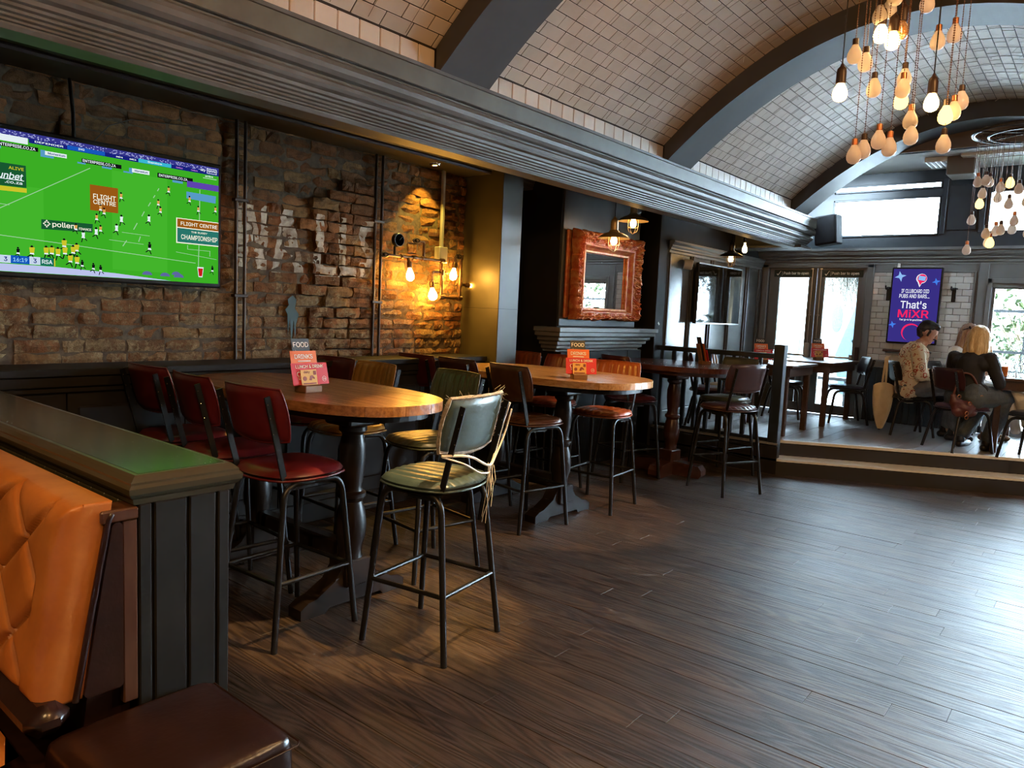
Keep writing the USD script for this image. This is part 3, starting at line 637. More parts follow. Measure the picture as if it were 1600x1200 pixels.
# terrace double doors with their signs, bolts and push bars
dr = thing('door_1', 'grey glazed double doors marked with push bar signs', 'door', kind='structure')
mid = 3.115
for y0, y1, tng in ((mid + .004, D1, True), (D0, mid - .004, False)):
    st = .105
    g0, g1 = (y0 + .10, y1 - .135) if tng else (y0 + .105, y1 - .10)
    leaf = [cuboid(XF + .01, XF + .055, y0, g0, ZP + .01, DZ - .03, .005), cuboid(XF + .01, XF + .055, g1, y1, ZP + .01, DZ - .03, .005),
            cuboid(XF + .01, XF + .055, g0, g1, 2.10, DZ - .03, .004), cuboid(XF + .01, XF + .055, g0, g1, ZP + .01, ZP + .13, .004), cuboid(XF + .01, XF + .055, g0, g1, .95, 1.03, .004)]
    lf = obj('door_leaf', cat(leaf), 'far_paint', dr)
    obj('pane', cuboid(XF + .03, XF + .036, g0, g1, 1.03, 2.10), 'window_glass', lf)
    if tng:
        for j, yy in enumerate(np.arange(g0, g1 - .02, (g1 - g0) / 5)): obj('board', cuboid(XF + .02, XF + .045, yy + .002, yy + (g1 - g0) / 5 - .002, ZP + .13, .95, .006), 'panel_grey', lf)
    else:
        obj('pane', cuboid(XF + .03, XF + .036, g0, g1, ZP + .13, .95), 'window_glass', lf)
    # exit sign strip above the pane
    sy0, sy1 = y0 + .05, y1 - .06
    obj('sign', cuboid(XF + .004, XF + .010, sy0, sy1, 2.105, 2.195, .001), 'exit_green', lf)
    tick = Polygon([(0, .02), (.018, 0), (.024, .004), (.062, .062), (.052, .062), (.022, .018), (.008, .028)])
    obj('sign_lettering', cat(words('Push bar to open', .034, (XF + .0035, (sy0 + sy1) / 2 - .035, 2.150), (0, -1, 0), (0, 0, 1), .001, True, width=.33), prism(tick, .001, (XF + .0035, sy1 - .03, 2.122), (0, -1, 0), (0, 0, 1)), prism(sbox(0, 0, .003, .06), .001, (XF + .0035, sy1 - .105, 2.12), (0, -1, 0), (0, 0, 1))), 'exit_white', lf)
    yb = y0 + .05 if tng else y1 - .05
    obj('bolt_rod', cat(tube([(XF - .008, yb, .98), (XF - .008, yb, 2.22)], .006, 8), cuboid(XF - .018, XF + .01, yb - .02, yb + .02, 2.20, 2.235, .004), cuboid(XF - .014, XF + .01, yb - .016, yb + .016, 1.60, 1.615, .003)), 'steel', lf)
    obj('push_pad', cat(cuboid(XF - .035, XF + .01, yb - .032, yb + .032, 1.05, 1.24, .012)), 'galvanised', lf)
    obj('push_bar', cat(tube([(XF - .045, g0 - .03, 1.075), (XF - .045, g1 + .03, 1.075)], .012, 8), cuboid(XF - .05, XF + .01, (g1 if tng else g0) - .02, (g1 if tng else g0) + .02, 1.04, 1.12, .006)), 'steel', lf)
obj('door_closer', cuboid(XF - .03, XF + .01, D0 + .02, D0 + .065, 1.0, 1.22, .006), 'fitting_brown', dr)
d2 = thing('door_2', 'glazed doors beside the dining table with greenery behind', 'door', kind='structure')
lf = []
for y0, y1 in ((.16, 1.155), (-.85, .155), (-1.86, -.855), (-3.25, -1.865)):  # leaves farther right are out of view, added to let in daylight
    lf += [cuboid(XF + .01, XF + .055, y1 - .03, y1, ZP, GZ + .09, .004), cuboid(XF + .01, XF + .055, y0, y0 + .05, ZP, GZ + .09, .004), cuboid(XF + .01, XF + .055, y0, y1, GZ, GZ + .09, .004), cuboid(XF + .01, XF + .055, y0, y1, ZP, ZP + .08, .004)]
    obj('pane', cuboid(XF + .03, XF + .036, y0 + .05, y1 - .03, ZP + .08, GZ), 'window_glass', d2)
obj('door_leaf', cat(lf), 'far_paint', d2)

# ================================================================== SEATING
def cushion(a, b, t, ribs=0, groove=.006, k=.75, nx=14, dome=.006, both=False):
    """rounded pad, 2a deep (u), 2b wide (v), t thick; ribs run along u, ribs across v"""
    ny = max(20, ribs * 6 + 1); u, v = np.linspace(-1, 1, nx), np.linspace(-1, 1, ny)
    U, V = np.meshgrid(u, v, indexing='ij'); X = a * U * np.sqrt(1 - k * V ** 2 / 2) / math.sqrt(1 - k * .0); Y = b * V * np.sqrt(1 - k * U ** 2 / 2)
    e = np.maximum(np.abs(U), np.abs(V)); edge = np.sqrt(np.clip(1 - e ** 7, 0, 1))
    top = t / 2 * edge + dome * (1 - U ** 2) * (1 - V ** 2)
    if ribs: top = top - groove * (1 - np.abs(np.sin(np.pi * (V + 1) / 2 * ribs)) ** .6) * np.clip((1 - e ** 10) * 1.2, 0, 1)
    bot = -t / 2 * edge - (dome * .3 if both else 0)
    P = np.concatenate([np.stack([X, Y, top], -1).reshape(-1, 3), np.stack([X, Y, bot], -1).reshape(-1, 3)]); n = nx * ny; f = []
    for i in range(nx - 1):
        for j in range(ny - 1):
            p = i * ny + j; q = p + ny; f += [(p, q, q + 1), (p, q + 1, p + 1), (n + p, n + q + 1, n + q), (n + p, n + p + 1, n + q + 1)]
    return trimesh.Trimesh(P, f, process=False), np.array([[a * uu * math.sqrt(1 - k * vv * vv / 2), b * vv * math.sqrt(1 - k * uu * uu / 2), 0] for uu, vv in
        [(1, s) for s in np.linspace(-1, 1, 13)] + [(s, 1) for s in np.linspace(1, -1, 13)[1:]] + [(-1, s) for s in np.linspace(1, -1, 13)[1:]] + [(s, -1) for s in np.linspace(-1, 1, 13)[1:-1]]])
def bend_back(v, zc, tilt, x0, curve=.55):
    """cushion coordinates (u up, v across, w forwards) -> the chair's backrest"""
    v = np.asarray(v, float); up, ac, fw_ = v[:, 0], v[:, 1], v[:, 2]
    fx = fw_ + curve * ac ** 2 * 1.6; t = math.radians(tilt)
    return np.stack([x0 + fx * math.cos(t) - up * math.sin(t), ac, zc + up * math.cos(t) + fx * math.sin(t)], 1)
def make_chair(name, label, cat_, loc, rz, leather, seat_h=.77, ribs=7, group=None, low=False, back_leather=None, legs='black_metal'):
    t = thing(name, label, cat_, loc, rz, group)
    s = seat_h
    seat, ring = cushion(.215, .213, .055, ribs, .0065 if ribs else .0); seat.apply_translation([.0, 0, s - .030])
    so = obj('seat', seat, leather, t, smooth=50)
    obj('seat_piping', tube(np.array(ring) * 1.0 + [0, 0, s - .045], .0055, 6, True), leather, so, smooth=True)
    bh, bz = (.125, s + .235) if not low else (.11, s + .245)
    xb, tl = -.215, 13
    back, bring = cushion(bh, .212, .032, ribs + 1 if ribs else 0, .005 if ribs else 0, k=.30, dome=.003, both=True)
    back.vertices = bend_back(back.vertices, bz, tl, xb)
    bo = obj('backrest', back, back_leather or leather, t, smooth=50)
    obj('back_piping', tube(bend_back(bring, bz, tl, xb), .005, 6, True), leather, bo, smooth=True)
    sp = .05 if not low else .045   # splay
    zt = s - .066
    for sy in (-1, 1):
        yt, yf = sy * .165, sy * (.165 + sp)
        midp = (-.005, yt, zt)
        fr = rounded([(.165 + sp, yf, 0), (.155, yt, zt), midp], .075); re = rounded([(-.165 - sp - .02, yf, 0), (-.155, yt, zt), midp], .075)
        obj('leg', tube(fr, .0140, 8), legs, t, smooth=True); obj('leg', tube(re, .0140, 8), legs, t, smooth=True)
    for sy in (-1, 1):
        yt = sy * .172; T = math.radians(tl)
        top = (xb - .018 - (bh * .75) * math.sin(T), yt, bz + bh * .75 * math.cos(T)); low_ = (xb - .014 + .02, yt, bz - bh - .02)
        low_ = (xb + (bh + .02) * math.sin(T) - .012, yt, bz - (bh + .02) * math.cos(T))
        elbow = (xb + .045 + .02, yt * .97, s - .078); fwd = (.02, yt * .96, s - .078)
        pl = rounded([top, low_, elbow, fwd], .05)
        obj('upright', cat([bar(p, q, .007, .026, (1, .01, 0)) if False else bar(p, q, .026, .008, (0, 1, 0)) for p, q in zip(pl, pl[1:])]), legs, t)
        obj('bolts', cat([ball((xb - .022 - h * math.sin(T), yt, bz + h * math.cos(T)), .005, 1) for h in (-.07, .0, .06)]), 'chrome', t)
    if not low:
        h = .285; q = h / zt; xf, xr, ys_ = (.165 + sp) * (1 - q) + .155 * q, -((.185 + sp) * (1 - q) + .155 * q), .165 + sp * (1 - q)
        c = [(xf, -ys_, h), (xf, ys_, h), (xr, ys_, h), (xr, -ys_, h)]
        for i in range(4):
            p, r2 = np.array(c[i]), np.array(c[(i + 1) % 4]); m_ = (p + r2) / 2
            obj('footrail', tube([p, r2], .0105, 8), legs, t, smooth=True)
    return t

STOOL = 'bar_stool'
st = {}
def stool(label, x, y, rz, leather, ribs=7, group=None):
    return make_chair(STOOL, label, 'bar stool', (x, y, 0), rz, leather, .77, ribs, group)
# near table
g1 = 'bar stools at the near high table'
stool('dark red bar stool at the near table, closest to the booth partition end', 1.94, 2.86, 3, 'leather_red', 0, g1)
stool('dark red bar stool in the middle of the row of three along the near table', 1.95, 3.38, -4, 'leather_red', 0, g1)
stool('dark red bar stool farthest along the row of three, beside the brick wall ledge', 1.97, 3.90, 2, 'leather_red', 0, g1)
stool('mustard yellow ribbed bar stool on the far side of the near table', 2.84, 3.60, 176, 'leather_mustard', 7, g1)
stool('olive green ribbed bar stool drawn up on the far side of the near table', 2.92, 2.98, 172, 'leather_green', 7, g1)
stool('dark red bar stool half hidden behind the menu holder of the near table', 2.86, 4.02, 180, 'leather_dark_red', 0, g1)
# torn teal stool at the end of the near table
ts = stool('torn teal bar stool with frayed white piping hanging from its back', 2.31, 2.30, 99, 'leather_teal', 7, g1)
_, bring = cushion(.127, .214, .032, 8, .005, k=.30); br = bend_back(bring, 1.005, 13, -.215)
half = [p for p in br if p[1] < .19]
up_ = [p for p in br if p[2] > .93]
fr = sorted(up_, key=lambda p: p[1])
g = np.random.default_rng(5)
fray = [tube(br, [.008 + .004 * g.random() for _ in br], 5, True)]
for _ in range(60):
    p = br[g.integers(len(br))]
    if p[2] > .9: fray.append(tube([p, p + g.normal(0, .012, 3), p + g.normal(0, .018, 3)], .0009, 4))
obj('frayed_piping', cat(fray), 'frayed_welt', ts)
bl, brr = (-.19, .205, .885), (-.17, -.20, .885)
lowp = (-.205, -.150, .80)
cord = [tube(rounded([(-.185, .215, .89), (-.25, .10, .885), (-.235, -.06, .815), lowp, (-.20, -.225, .96), (-.24, -.225, 1.08)], .06), .006, 6),
        tube(rounded([(-.185, .21, .885), (-.245, .12, .85), (-.235, 0, .79), (-.205, -.13, .765), (-.19, -.16, .80), lowp], .05), .0045, 6),
        tube(rounded([lowp, (-.215, -.235, .93), (-.245, -.235, 1.05)], .05), .0045, 6)]
for q in range(9):
    p = np.array(lowp) + g.normal(0, .012, 3); L = g.uniform(.06, .30)
    cord.append(tube([p, p + (g.normal(0, .01), g.normal(0, .01), -L * .5), p + (g.normal(0, .02), g.normal(0, .02), -L)], .0017, 4))
obj('hanging_piping', cat(cord), 'thread', ts)
# middle table
g2 = 'bar stools at the middle high table'
stool('brown ribbed bar stool nearest the camera at the middle table', 4.05, 3.13, -10, 'leather_brown', 7, g2)
stool('dark maroon bar stool in the middle of the row in front of the middle table', 4.12, 3.70, -5, 'leather_maroon', 7, g2)
stool('dark maroon bar stool by the ledge at the wall end of the middle table', 4.12, 4.16 - .02, -2, 'leather_dark_red', 7, g2)
stool('orange ribbed bar stool with its seat facing out from the middle table end', 4.86, 3.03, 186, 'leather_orange', 7, g2)
stool('rust red ribbed bar stool second along the far side of the middle table', 5.0, 3.66, 178, 'leather_rust', 7, g2)
stool('orange red ribbed bar stool at the wall end of the middle table by the column', 5.0, 4.12, 182, 'leather_orange', 7, g2)
# third table
g3 = 'bar stools at the round table by the railing'
stool('burgundy bar stool on the chimney side of the red wood table', 5.95, 3.42, -20, 'leather_dark_red', 0, g3)
stool('maroon backed bar stool with a brown ribbed seat in front of the railing', 6.16, 2.56, 66, 'leather_maroon', 7, g3)
stool('olive seated bar stool tucked behind the maroon stool by the railing', 6.78, 2.86, 165, 'leather_green', 0, g3)

# ================================================================== HIGH TABLES
def racetrack(w, L, p=2.6):
    th = np.linspace(0, 2 * np.pi, 72, endpoint=False); c, s = np.cos(th), np.sin(th)
    return Polygon(np.stack([w / 2 * np.sign(c) * np.abs(c) ** (2 / p), L / 2 * np.sign(s) * np.abs(s) ** (2 / p)], 1))
COL = [(.060, .0), (.062, .03), (.052, .05), (.056, .09), (.068, .14), (.072, .20), (.066, .26), (.050, .32), (.056, .335), (.066, .345), (.066, .365), (.052, .375), (.046, .40), (.055, .46), (.060, .54), (.060, .60), (.048, .66), (.054, .67), (.064, .68), (.064, .70), (.052, .71), (.048, .74), (.062, .76), (.078, .775)]
def foot(cx, w, mat_, t, style):
    """a sledge foot across the table, along x"""
    if style == 'sledge':
        pl = Polygon([(-w / 2, 0), (-w / 2, .05), (-w / 2 + .04, .075), (-w / 2 + .09, .085), (-.13, .14), (-.075, .22), (.075, .22), (.13, .14), (w / 2 - .09, .085), (w / 2 - .04, .075), (w / 2, .05), (w / 2, 0), (w / 2 - .14, 0), (w / 2 - .16, .022), (-w / 2 + .16, .022), (-w / 2 + .14, 0)])
        return obj('foot', prism(pl, .10, (0, cx + .05, 0), (1, 0, 0), (0, 0, 1)), mat_, t)
def high_table(label, x, y, rz, w, L, z, top_mat, leg_mat, ped_ys, style='sledge', p=2.6):
    t = thing('high_table', label, 'table', (x, y, 0), rz)
    oval = racetrack(w, L, p); th = .045
    n = max(4, int(round(w / .15)))
    for i in range(n):
        a, b = -w / 2 + i * w / n, -w / 2 + (i + 1) * w / n
        pc = oval.intersection(sbox(a + .0010, -5, b - .0010, 5))
        obj('top_board', prism(pc, th, (0, 0, z - th), (1, 0, 0), (0, 1, 0)), top_mat, t)
    obj('underframe', prism(oval.buffer(-.07), .035, (0, 0, z - th - .037), (1, 0, 0), (0, 1, 0)), leg_mat, t)
    for py in ped_ys:
        ht = z - th - .037 - .20; sc = ht / .775
        obj('pedestal', lathe([(r * 1.08, .20 + q * sc) for r, q in COL], (0, py, 0), 24), leg_mat, t, smooth=35)
        obj('pedestal_cap', cuboid(-.10, .10, py - .10, py + .10, z - th - .10, z - th - .037, .01), leg_mat, t)
        obj('column_block', cuboid(-.075, .075, py - .075, py + .075, .10, .235, .008), leg_mat, t)
        if style == 'sledge': foot(py, .64, leg_mat, t, style)
        else:
            for a in (0, 90):
                pl = Polygon([(-.32, 0), (-.345, .03), (-.345, .075), (-.31, .115), (-.10, .13), (.10, .13), (.31, .115), (.345, .075), (.345, .03), (.32, 0)])
                m = prism(pl, .12, (0, .06, 0), (1, 0, 0), (0, 0, 1)); m = moved(m, rot((0, 0, 1), a + 12)); m.apply_translation((0, py, 0))
                obj('foot', m, leg_mat, t)
    if len(ped_ys) > 1: obj('stretcher', cuboid(-.035, .035, ped_ys[0] + .05, ped_ys[1] - .05, .20, .30, .008), leg_mat, t)
    return t
high_table('oval brown oak high table nearest the booth, with three red stools', 2.30, 3.23, 0, .80, 1.66, 1.05, 'table_oak', 'dark_turned_wood', (-.36, .48))
high_table('oval honey coloured high table in the middle, under the column', 4.40, 3.235, -3, .94, 1.62, 1.05, 'table_pale_oak', 'dark_turned_wood', (-.16, .50))
high_table('oval reddish brown high table on a cross foot beside the railing', 6.42, 3.22, -8, .98, 1.30, 1.062, 'table_red_wood', 'red_turned_wood', (0,), 'cross', 2.3)

# ================================================================== MENU HOLDERS
def menu(label, x, y, z, rz, s=1.0, lean=14):
    t = thing('menu_holder', label, 'menu holder', (x, y, z), rz)
    obj('base', cuboid(-.05, .05, -.045, .045, 0, .035, .003), 'menu_wood', t)
    # cards lean back in the slots; they face -y
    def card(nm, w, z0, z1, yy, m, xo=0.0, th=.0025):
        c = cuboid(xo - w / 2, xo + w / 2, yy, yy + th, z0, z1); c.apply_transform(rot((1, 0, 0), -lean, (0, yy, z0))); return obj(nm, c, m, t)
    def print_(parent, m_, yy, z0, mt, nm='print'):
        m_.apply_transform(rot((1, 0, 0), -lean, (0, yy, z0))); obj(nm, m_, mt, parent, kind='stuff')
    X, Z = (1, 0, 0), (0, 0, 1)
    obj('back_board', moved(cuboid(-.045, .045, .030, .037, .01, .20), rot((1, 0, 0), -lean, (0, .03, .01))), 'menu_wood', t)
    c = card('food_card', .105, .03, .265, .020, 'menu_dark', .0)
    print_(c, cat(words('FOOD', .024, (0, .0188, .235), X, Z, .0008, True), prism(Polygon([(-.035, .0), (-.035, .045), (-.030, .03), (-.02, .012), (.0, .015), (.025, .006), (.03, 0), (.02, .002), (0, .008), (-.02, .003), (-.028, 0)]), .0008, (0, .0188, .165), X, Z)), .020, .03, 'menu_print')
    c = card('drinks_card', .155, .03, .205, .008, 'menu_orange', .0)
    print_(c, cat(words('DRINKS', .021, (0, .0068, .176), X, Z, .0008, True), words('GOOD TIMES', .008, (0, .0068, .155), X, Z, .0008) if False else prism(sbox(-.038, 0, .038, .006), .0008, (0, .0068, .150), X, Z)), .008, .03, 'menu_print')
    c = card('lunch_card', .215, .036, .145, -.006, 'menu_red', .015)
    bulb = unary_union([Point(0, .02).buffer(.013), sbox(-.006, -.008, .006, .01)]).difference(unary_union([Point(0, .02).buffer(.009), sbox(-.0035, -.004, .0035, .01)]))
    print_(c, cat(words('LUNCH & DRINK', .0155, (.015, -.0072, .127), X, Z, .0008, True, width=.165), prism(bulb, .0008, (-.052, -.0072, .07), X, Z), prism(Point(0, 0).buffer(.013).difference(Point(0, 0).buffer(.0115)), .0008, (.095, -.0072, .062), X, Z), words('15', .010, (.095, -.0072, .062), X, Z, .0008)), -.006, .036, 'menu_print')
    c = card('leaflet', .095, .036, .112, -.014, 'menu_yellow', -.0)
    print_(c, cat(prism(sbox(-.038, .002, .038, .008), .0008, (0, -.0152, .038), X, Z), words('dairy', .011, (-.012, -.0152, .099), X, Z, .0008, True), prism(Point(0, 0).buffer(.011), .0008, (-.027, -.0152, .068), X, Z), prism(Polygon([(-.012, -.008), (-.004, .012), (.008, .016), (.022, .002), (.02, -.004), (.006, .002), (.002, -.010)]), .0008, (.010, -.0152, .068), X, Z), prism(sbox(-.008, -.010, .008, .010), .0008, (.035, -.0152, .095), X, Z)), -.014, .036, 'menu_print_dark')
    return t
menu('menu holder with food, drinks and lunch cards on the near brown table', 2.17, 3.06, 1.05, 2)
menu('menu holder with bright red lunch card on the honey coloured table', 4.16, 2.80, 1.05, -40)
menu('menu holder seen edge-on on the reddish brown table by the railing', 6.62, 3.02, 1.062, 47)
obj('folded_menu', cuboid(3.05, 3.32, 4.14, 4.26, 1.1005, 1.106, .001), 'menu_dark', None, 'dark folded menu lying flat on the ledge under the painted wall', 'menu')

# ================================================================== BOOTH IN THE NEAR LEFT CORNER
pt = thing('partition', 'panelled grey booth partition with a glossy moulded top', 'partition', kind=None)
px0, px1, py0, py1, pz = .825, 1.075, 1.885, 4.06, 1.04
obj('body', cuboid(px0, px1, py0, py1, 0, pz - .05), 'booth_paint', pt)
mat('edge_gloss', (.050, .044, .026), .24)
obj('top', mirrored_sweep([(px0, py1), (px0, py0), (px1, py0), (px1, py1)], [(0, pz - .075), (.010, pz - .075), (.014, pz - .060), (.020, pz - .055), (.028, pz - .045), (.030, pz - .030), (.022, pz - .022), (.022, pz - .016), (.012, pz - .006), (.004, pz), (-.02, pz), (-.02, pz - .075)]) if False else mirrored_sweep([(px1, py1), (px1, py0), (px0, py0), (px0, py1)][::-1], [(0, pz - .075), (.010, pz - .075), (.014, pz - .060), (.020, pz - .055), (.028, pz - .045), (.030, pz - .030), (.022, pz - .022), (.022, pz - .016), (.012, pz - .006), (.004, pz), (-.012, pz), (-.012, pz - .075)]), 'edge_gloss', pt)
mat('bar_top_gloss', (.030, .032, .026), .16, col2=(.038, .038, .03), scale=4)
obj('top_board', cuboid(px0 + .008, px1 - .008, py0 + .008, py1, pz - .05, pz + .0008), 'bar_top_gloss', pt)
for i, (a, b) in enumerate([(px0, px0 + .035), (px0 + .04, px0 + .128), (px0 + .133, px0 + .21), (px0 + .215, px1)]):
    obj('end_board', cuboid(a + .001, b - .001, py0 - .012, py0 + .004, 0, pz - .075, .004), 'booth_paint', pt)
for i, yy in enumerate(np.arange(py0, py1 - .02, .085)): obj('side_board', cuboid(px0 - .010, px0 + .002, yy + .001, yy + .084, .45, pz - .078, .003), 'olive_paint', pt)
bn = thing('booth_bench', 'leather booth bench with a quilted tan back against the partition', 'booth seat')
# quilted back: leaning pad facing -x with a diamond pattern pressed in
ny, nz = 230, 64; Yq = np.linspace(1.88, 3.95, ny); Zq = np.linspace(0, 1, nz); V = []
for zq in Zq:
    for yq in Yq:
        e = min((yq - 1.88) / .06, (1 - zq) / .12, zq / .08, 1); rnd = math.sqrt(max(0, 1 - (1 - min(e, 1)) ** 2))
        dpat = 0.0
        if yq > 1.98:
            q1, q2 = ((yq - 1.96) * 3.4 + zq * 2.0) % 1, ((yq - 1.96) * 3.4 - zq * 2.0) % 1
            dq = min(min(q1, 1 - q1), min(q2, 1 - q2)); dpat = -.016 * math.exp(-(dq / .035) ** 2) - .010 * math.exp(-(dq / .12) ** 2)
        V.append((.665 + .075 * zq - .040 - .045 * rnd - dpat * rnd, yq, .50 + .485 * zq))
n_ = len(V); V2 = V + [(.690 + .075 * ((z - .5) / .485), y, z) for x, y, z in V]; f = []
for i in range(nz - 1):
    for j in range(ny - 1):
        p = i * ny + j; q = p + ny; f += [(p, q + 1, p + 1), (p, q, q + 1), (n_ + p, n_ + p + 1, n_ + q + 1), (n_ + p, n_ + q + 1, n_ + q)]
per = [j for j in range(ny)] + [i * ny + ny - 1 for i in range(1, nz)] + [(nz - 1) * ny + j for j in range(ny - 2, -1, -1)] + [i * ny for i in range(nz - 2, 0, -1)]
for p, q in zip(per, per[1:] + per[:1]): f += [(p, q, n_ + q), (p, n_ + q, n_ + p)]
bo = obj('back_cushion', trimesh.Trimesh(np.array(V2), f, process=False), 'booth_tan', bn, smooth=60)
obj('back_frame', prism(Polygon([(.665, .10), (.812, .10), (.812, .93), (.775, .955), (.762, .955)]), py1 - 1.90, (0, py1, 0), (1, 0, 0), (0, 0, 1)), 'booth_brown', bn)
obj('end_panel', cat(prism(Polygon([(.690, .50), (.785, .50), (.785, .93), (.762, .93)]).buffer(-.012).buffer(.012), .03, (0, 1.90, 0), (1, 0, 0), (0, 0, 1))), 'booth_brown', bn)
obj('end_trim', cat(cuboid(.786, .822, 1.872, 1.90, .45, .93, .003)), 'trim_wood', bn)
obj('end_cap', cuboid(.735, .824, 1.868, 1.95, .93, .962, .004), 'trim_wood', bn, smooth=False)
obj('welt', tube([(.672, 1.872, .50), (.752, 1.872, .94), (.76, 1.872, .955)], .008, 6), 'booth_brown', bn, smooth=True)
m_, _ = cushion(.26, 1.05, .11, 0, k=.18, nx=16, dome=.012); m_.apply_translation((.30, 2.86, .425))
obj('seat_cushion', m_, 'booth_tan', bn, smooth=60)
obj('seat_base', cuboid(.06, .66, 1.84, py1, 0, .37, .01), 'booth_brown', bn)
obj('seat_roll', moved(cuboid(.56, .66, 1.845, 3.9, .44, .52, .03), I4()), 'booth_brown', bn, smooth=40)
pf_ = thing('pouffe', 'dark brown leather pouffe at the end of the booth', 'pouffe')
m_, rg = cushion(.215, .215, .46, 0, k=.22, nx=22, dome=.010); m_.apply_translation((.80, 1.655, .235))
m_ = cuboid(.585, 1.015, 1.44, 1.862, .0, .455, .035); m_ = m_.subdivide().subdivide(); trimesh.smoothing.filter_taubin(m_, iterations=6)
v = m_.vertices; v[:, 2] += np.where(v[:, 2] > .40, .015 * (1 - ((v[:, 0] - .80) / .215) ** 2).clip(0, 1) * (1 - ((v[:, 1] - 1.65) / .21) ** 2).clip(0, 1), 0)
obj('body', m_, 'booth_brown', pf_, smooth=50)
obj('seam', tube([(.595, 1.437, .425), (1.005, 1.437, .425), (1.018, 1.45, .425), (1.018, 1.85, .425)], .003, 5), 'booth_brown', pf_, smooth=True)

# ================================================================== RAILING
ra = thing('railing', 'dark grey timber railing with square balusters along the platform edge', 'railing')
obj('newel_post', cat(cuboid(7.205, 7.30, 2.475, 2.575, 0, 1.275, .004)), 'navy_paint', ra)
obj('top_rail', cuboid(7.225, 7.285, 2.575, 3.86, 1.135, 1.185, .006), 'navy_paint', ra)
obj('bottom_rail', cuboid(7.235, 7.275, 2.575, 3.86, ZP, ZP + .035, .004), 'navy_paint', ra)
for yy in np.linspace(2.72, 3.80, 9): obj('baluster', cuboid(7.237, 7.273, yy - .018, yy + .018, ZP + .035, 1.135), 'navy_paint', ra)

# ================================================================== FIREPLACE
fp = thing('fireplace', 'black fireplace surround under a moulded grey mantel shelf', 'fireplace')
mp = [(0, 1.14), (.02, 1.14), (.02, 1.155), (.05, 1.17), (.05, 1.195), (.08, 1.205), (.08, 1.23), (.11, 1.245), (.11, 1.27), (.15, 1.285), (.15, 1.318), (.17, 1.325), (.17, 1.362), (0, 1.362)]
obj('mantel_shelf', mirrored_sweep([(5.42, 4.05), (5.42, 3.925), (6.86, 3.925), (6.86, 4.05)], mp), 'far_paint', fp)
obj('jamb', cuboid(5.42, 5.68, 3.86, 3.94, 0, 1.14, .006), 'dark_paint', fp); obj('jamb', cuboid(6.60, 6.88, 3.86, 3.94, 0, 1.14, .006), 'dark_paint', fp)
obj('lintel', cuboid(5.68, 6.60, 3.86, 3.94, .92, 1.14, .006), 'dark_paint', fp)
obj('hearth_opening', cuboid(5.68, 6.60, 3.926, 3.94, 0, .92), 'black_gloss', fp)

# ================================================================== SCREENS
X_, Y_, Z_ = np.eye(3); NY = -Y_
TVY = 4.268
tv = thing('television', 'large television on the brick wall showing a rugby match', 'television')
obj('casing', cuboid(1.115, 2.384, TVY + .004, TVY + .05, 1.548, 2.288, .008), 'bezel', tv)
obj('mount', cuboid(1.55, 1.95, TVY + .04, YW - .0, 1.75, 2.05), 'black_metal', tv)
SC = {}
def tvcol(n, c, s=1.0):
    if n not in SC: SC[n] = emit('screen_' + n, c, s)
    return 'screen_' + n
def flat(polys, layer, origin_y=TVY):
    """flat print on the television's screen, given in (x, z) of its plane"""
    return cat([prism(p if hasattr(p, 'area') else Polygon(p), .0004, (0, origin_y - .0005 * layer, 0), X_, Z_) for p in (polys if isinstance(polys, list) and not isinstance(polys[0], tuple) else [polys])])
SL, SR, SB, ST = 1.138, 2.361, 1.574, 2.262
clipb = sbox(SL, SB, SR, ST)
def clipq(p): return (p if hasattr(p, 'area') else Polygon(p)).intersection(clipb)
scr = obj('screen', flat(sbox(SL, SB, SR, ST), 1), tvcol('grass', (.055, .52, .022), .8), tv, 'glowing green rugby pitch picture')
def pic(name, polys, layer, colname, col, s=.8):
    if not isinstance(polys, list) or isinstance(polys[0], tuple): polys = [polys]
    polys = [clipq(p) for p in polys]; polys = [p for p in polys if not p.is_empty]
    return obj(name, flat(polys, layer), tvcol(colname, col, s), scr, kind='stuff' if len(polys) > 1 else None)
def tvtext(s, h, x, z, layer, colname, col, width=None, anchor='c', st=.95, slant=0): return obj('lettering', words(s, h, (x, TVY - .0005 * layer, z), X_, Z_, .0004, True, anchor, width, slant), tvcol(colname, col, st), scr)
pic('mown_stripe', [sbox(1.138, 1.60, 1.42, 2.0), sbox(1.75, 1.62, 2.05, 2.15)], 2, 'grass_light', (.07, .57, .03), .8)
pic('crowd', sbox(SL, 2.232, SR, ST), 2, 'crowd', (.06, .06, .42), .6)
pic('crowd_spots', [sbox(a, b, a + .006, b + .004) for a, b in zip(nrg.uniform(SL, SR - .01, 260), nrg.uniform(2.234, 2.256, 260))], 3, 'crowd_light', (.45, .48, .85), .8)
pic('hoarding', sbox(1.36, 2.215, SR, 2.236), 3, 'navy', (.012, .02, .28), .7)
pic('hoarding', sbox(1.16, 2.205, 1.355, 2.236), 3, 'white', (.85, .95, .98), .9)
pic('hoarding', sbox(1.533, 2.217, 1.716, 2.238), 4, 'blue', (.01, .12, .62), .8); pic('hoarding', sbox(1.89, 2.216, 2.073, 2.236), 4, 'cyan', (.05, .55, .75), .85)
tvtext('DEFENDER', .009, 1.45, 2.226, 5, 'white', 0, .13); tvtext('IHG', .010, 1.60, 2.229, 5, 'white', 0, .03); tvtext('asics', .009, 1.79, 2.226, 5, 'white', 0, .035); tvtext('asics', .009, 1.86, 2.226, 5, 'white', 0, .035)
tvtext('Santos', .009, 1.98, 2.227, 5, 'white', 0, .08); tvtext('Cadbury', .008, 2.12, 2.225, 5, 'violet', (.55, .2, .75), .04); tvtext('Cadbury', .008, 2.21, 2.225, 5, 'violet', 0, .04)
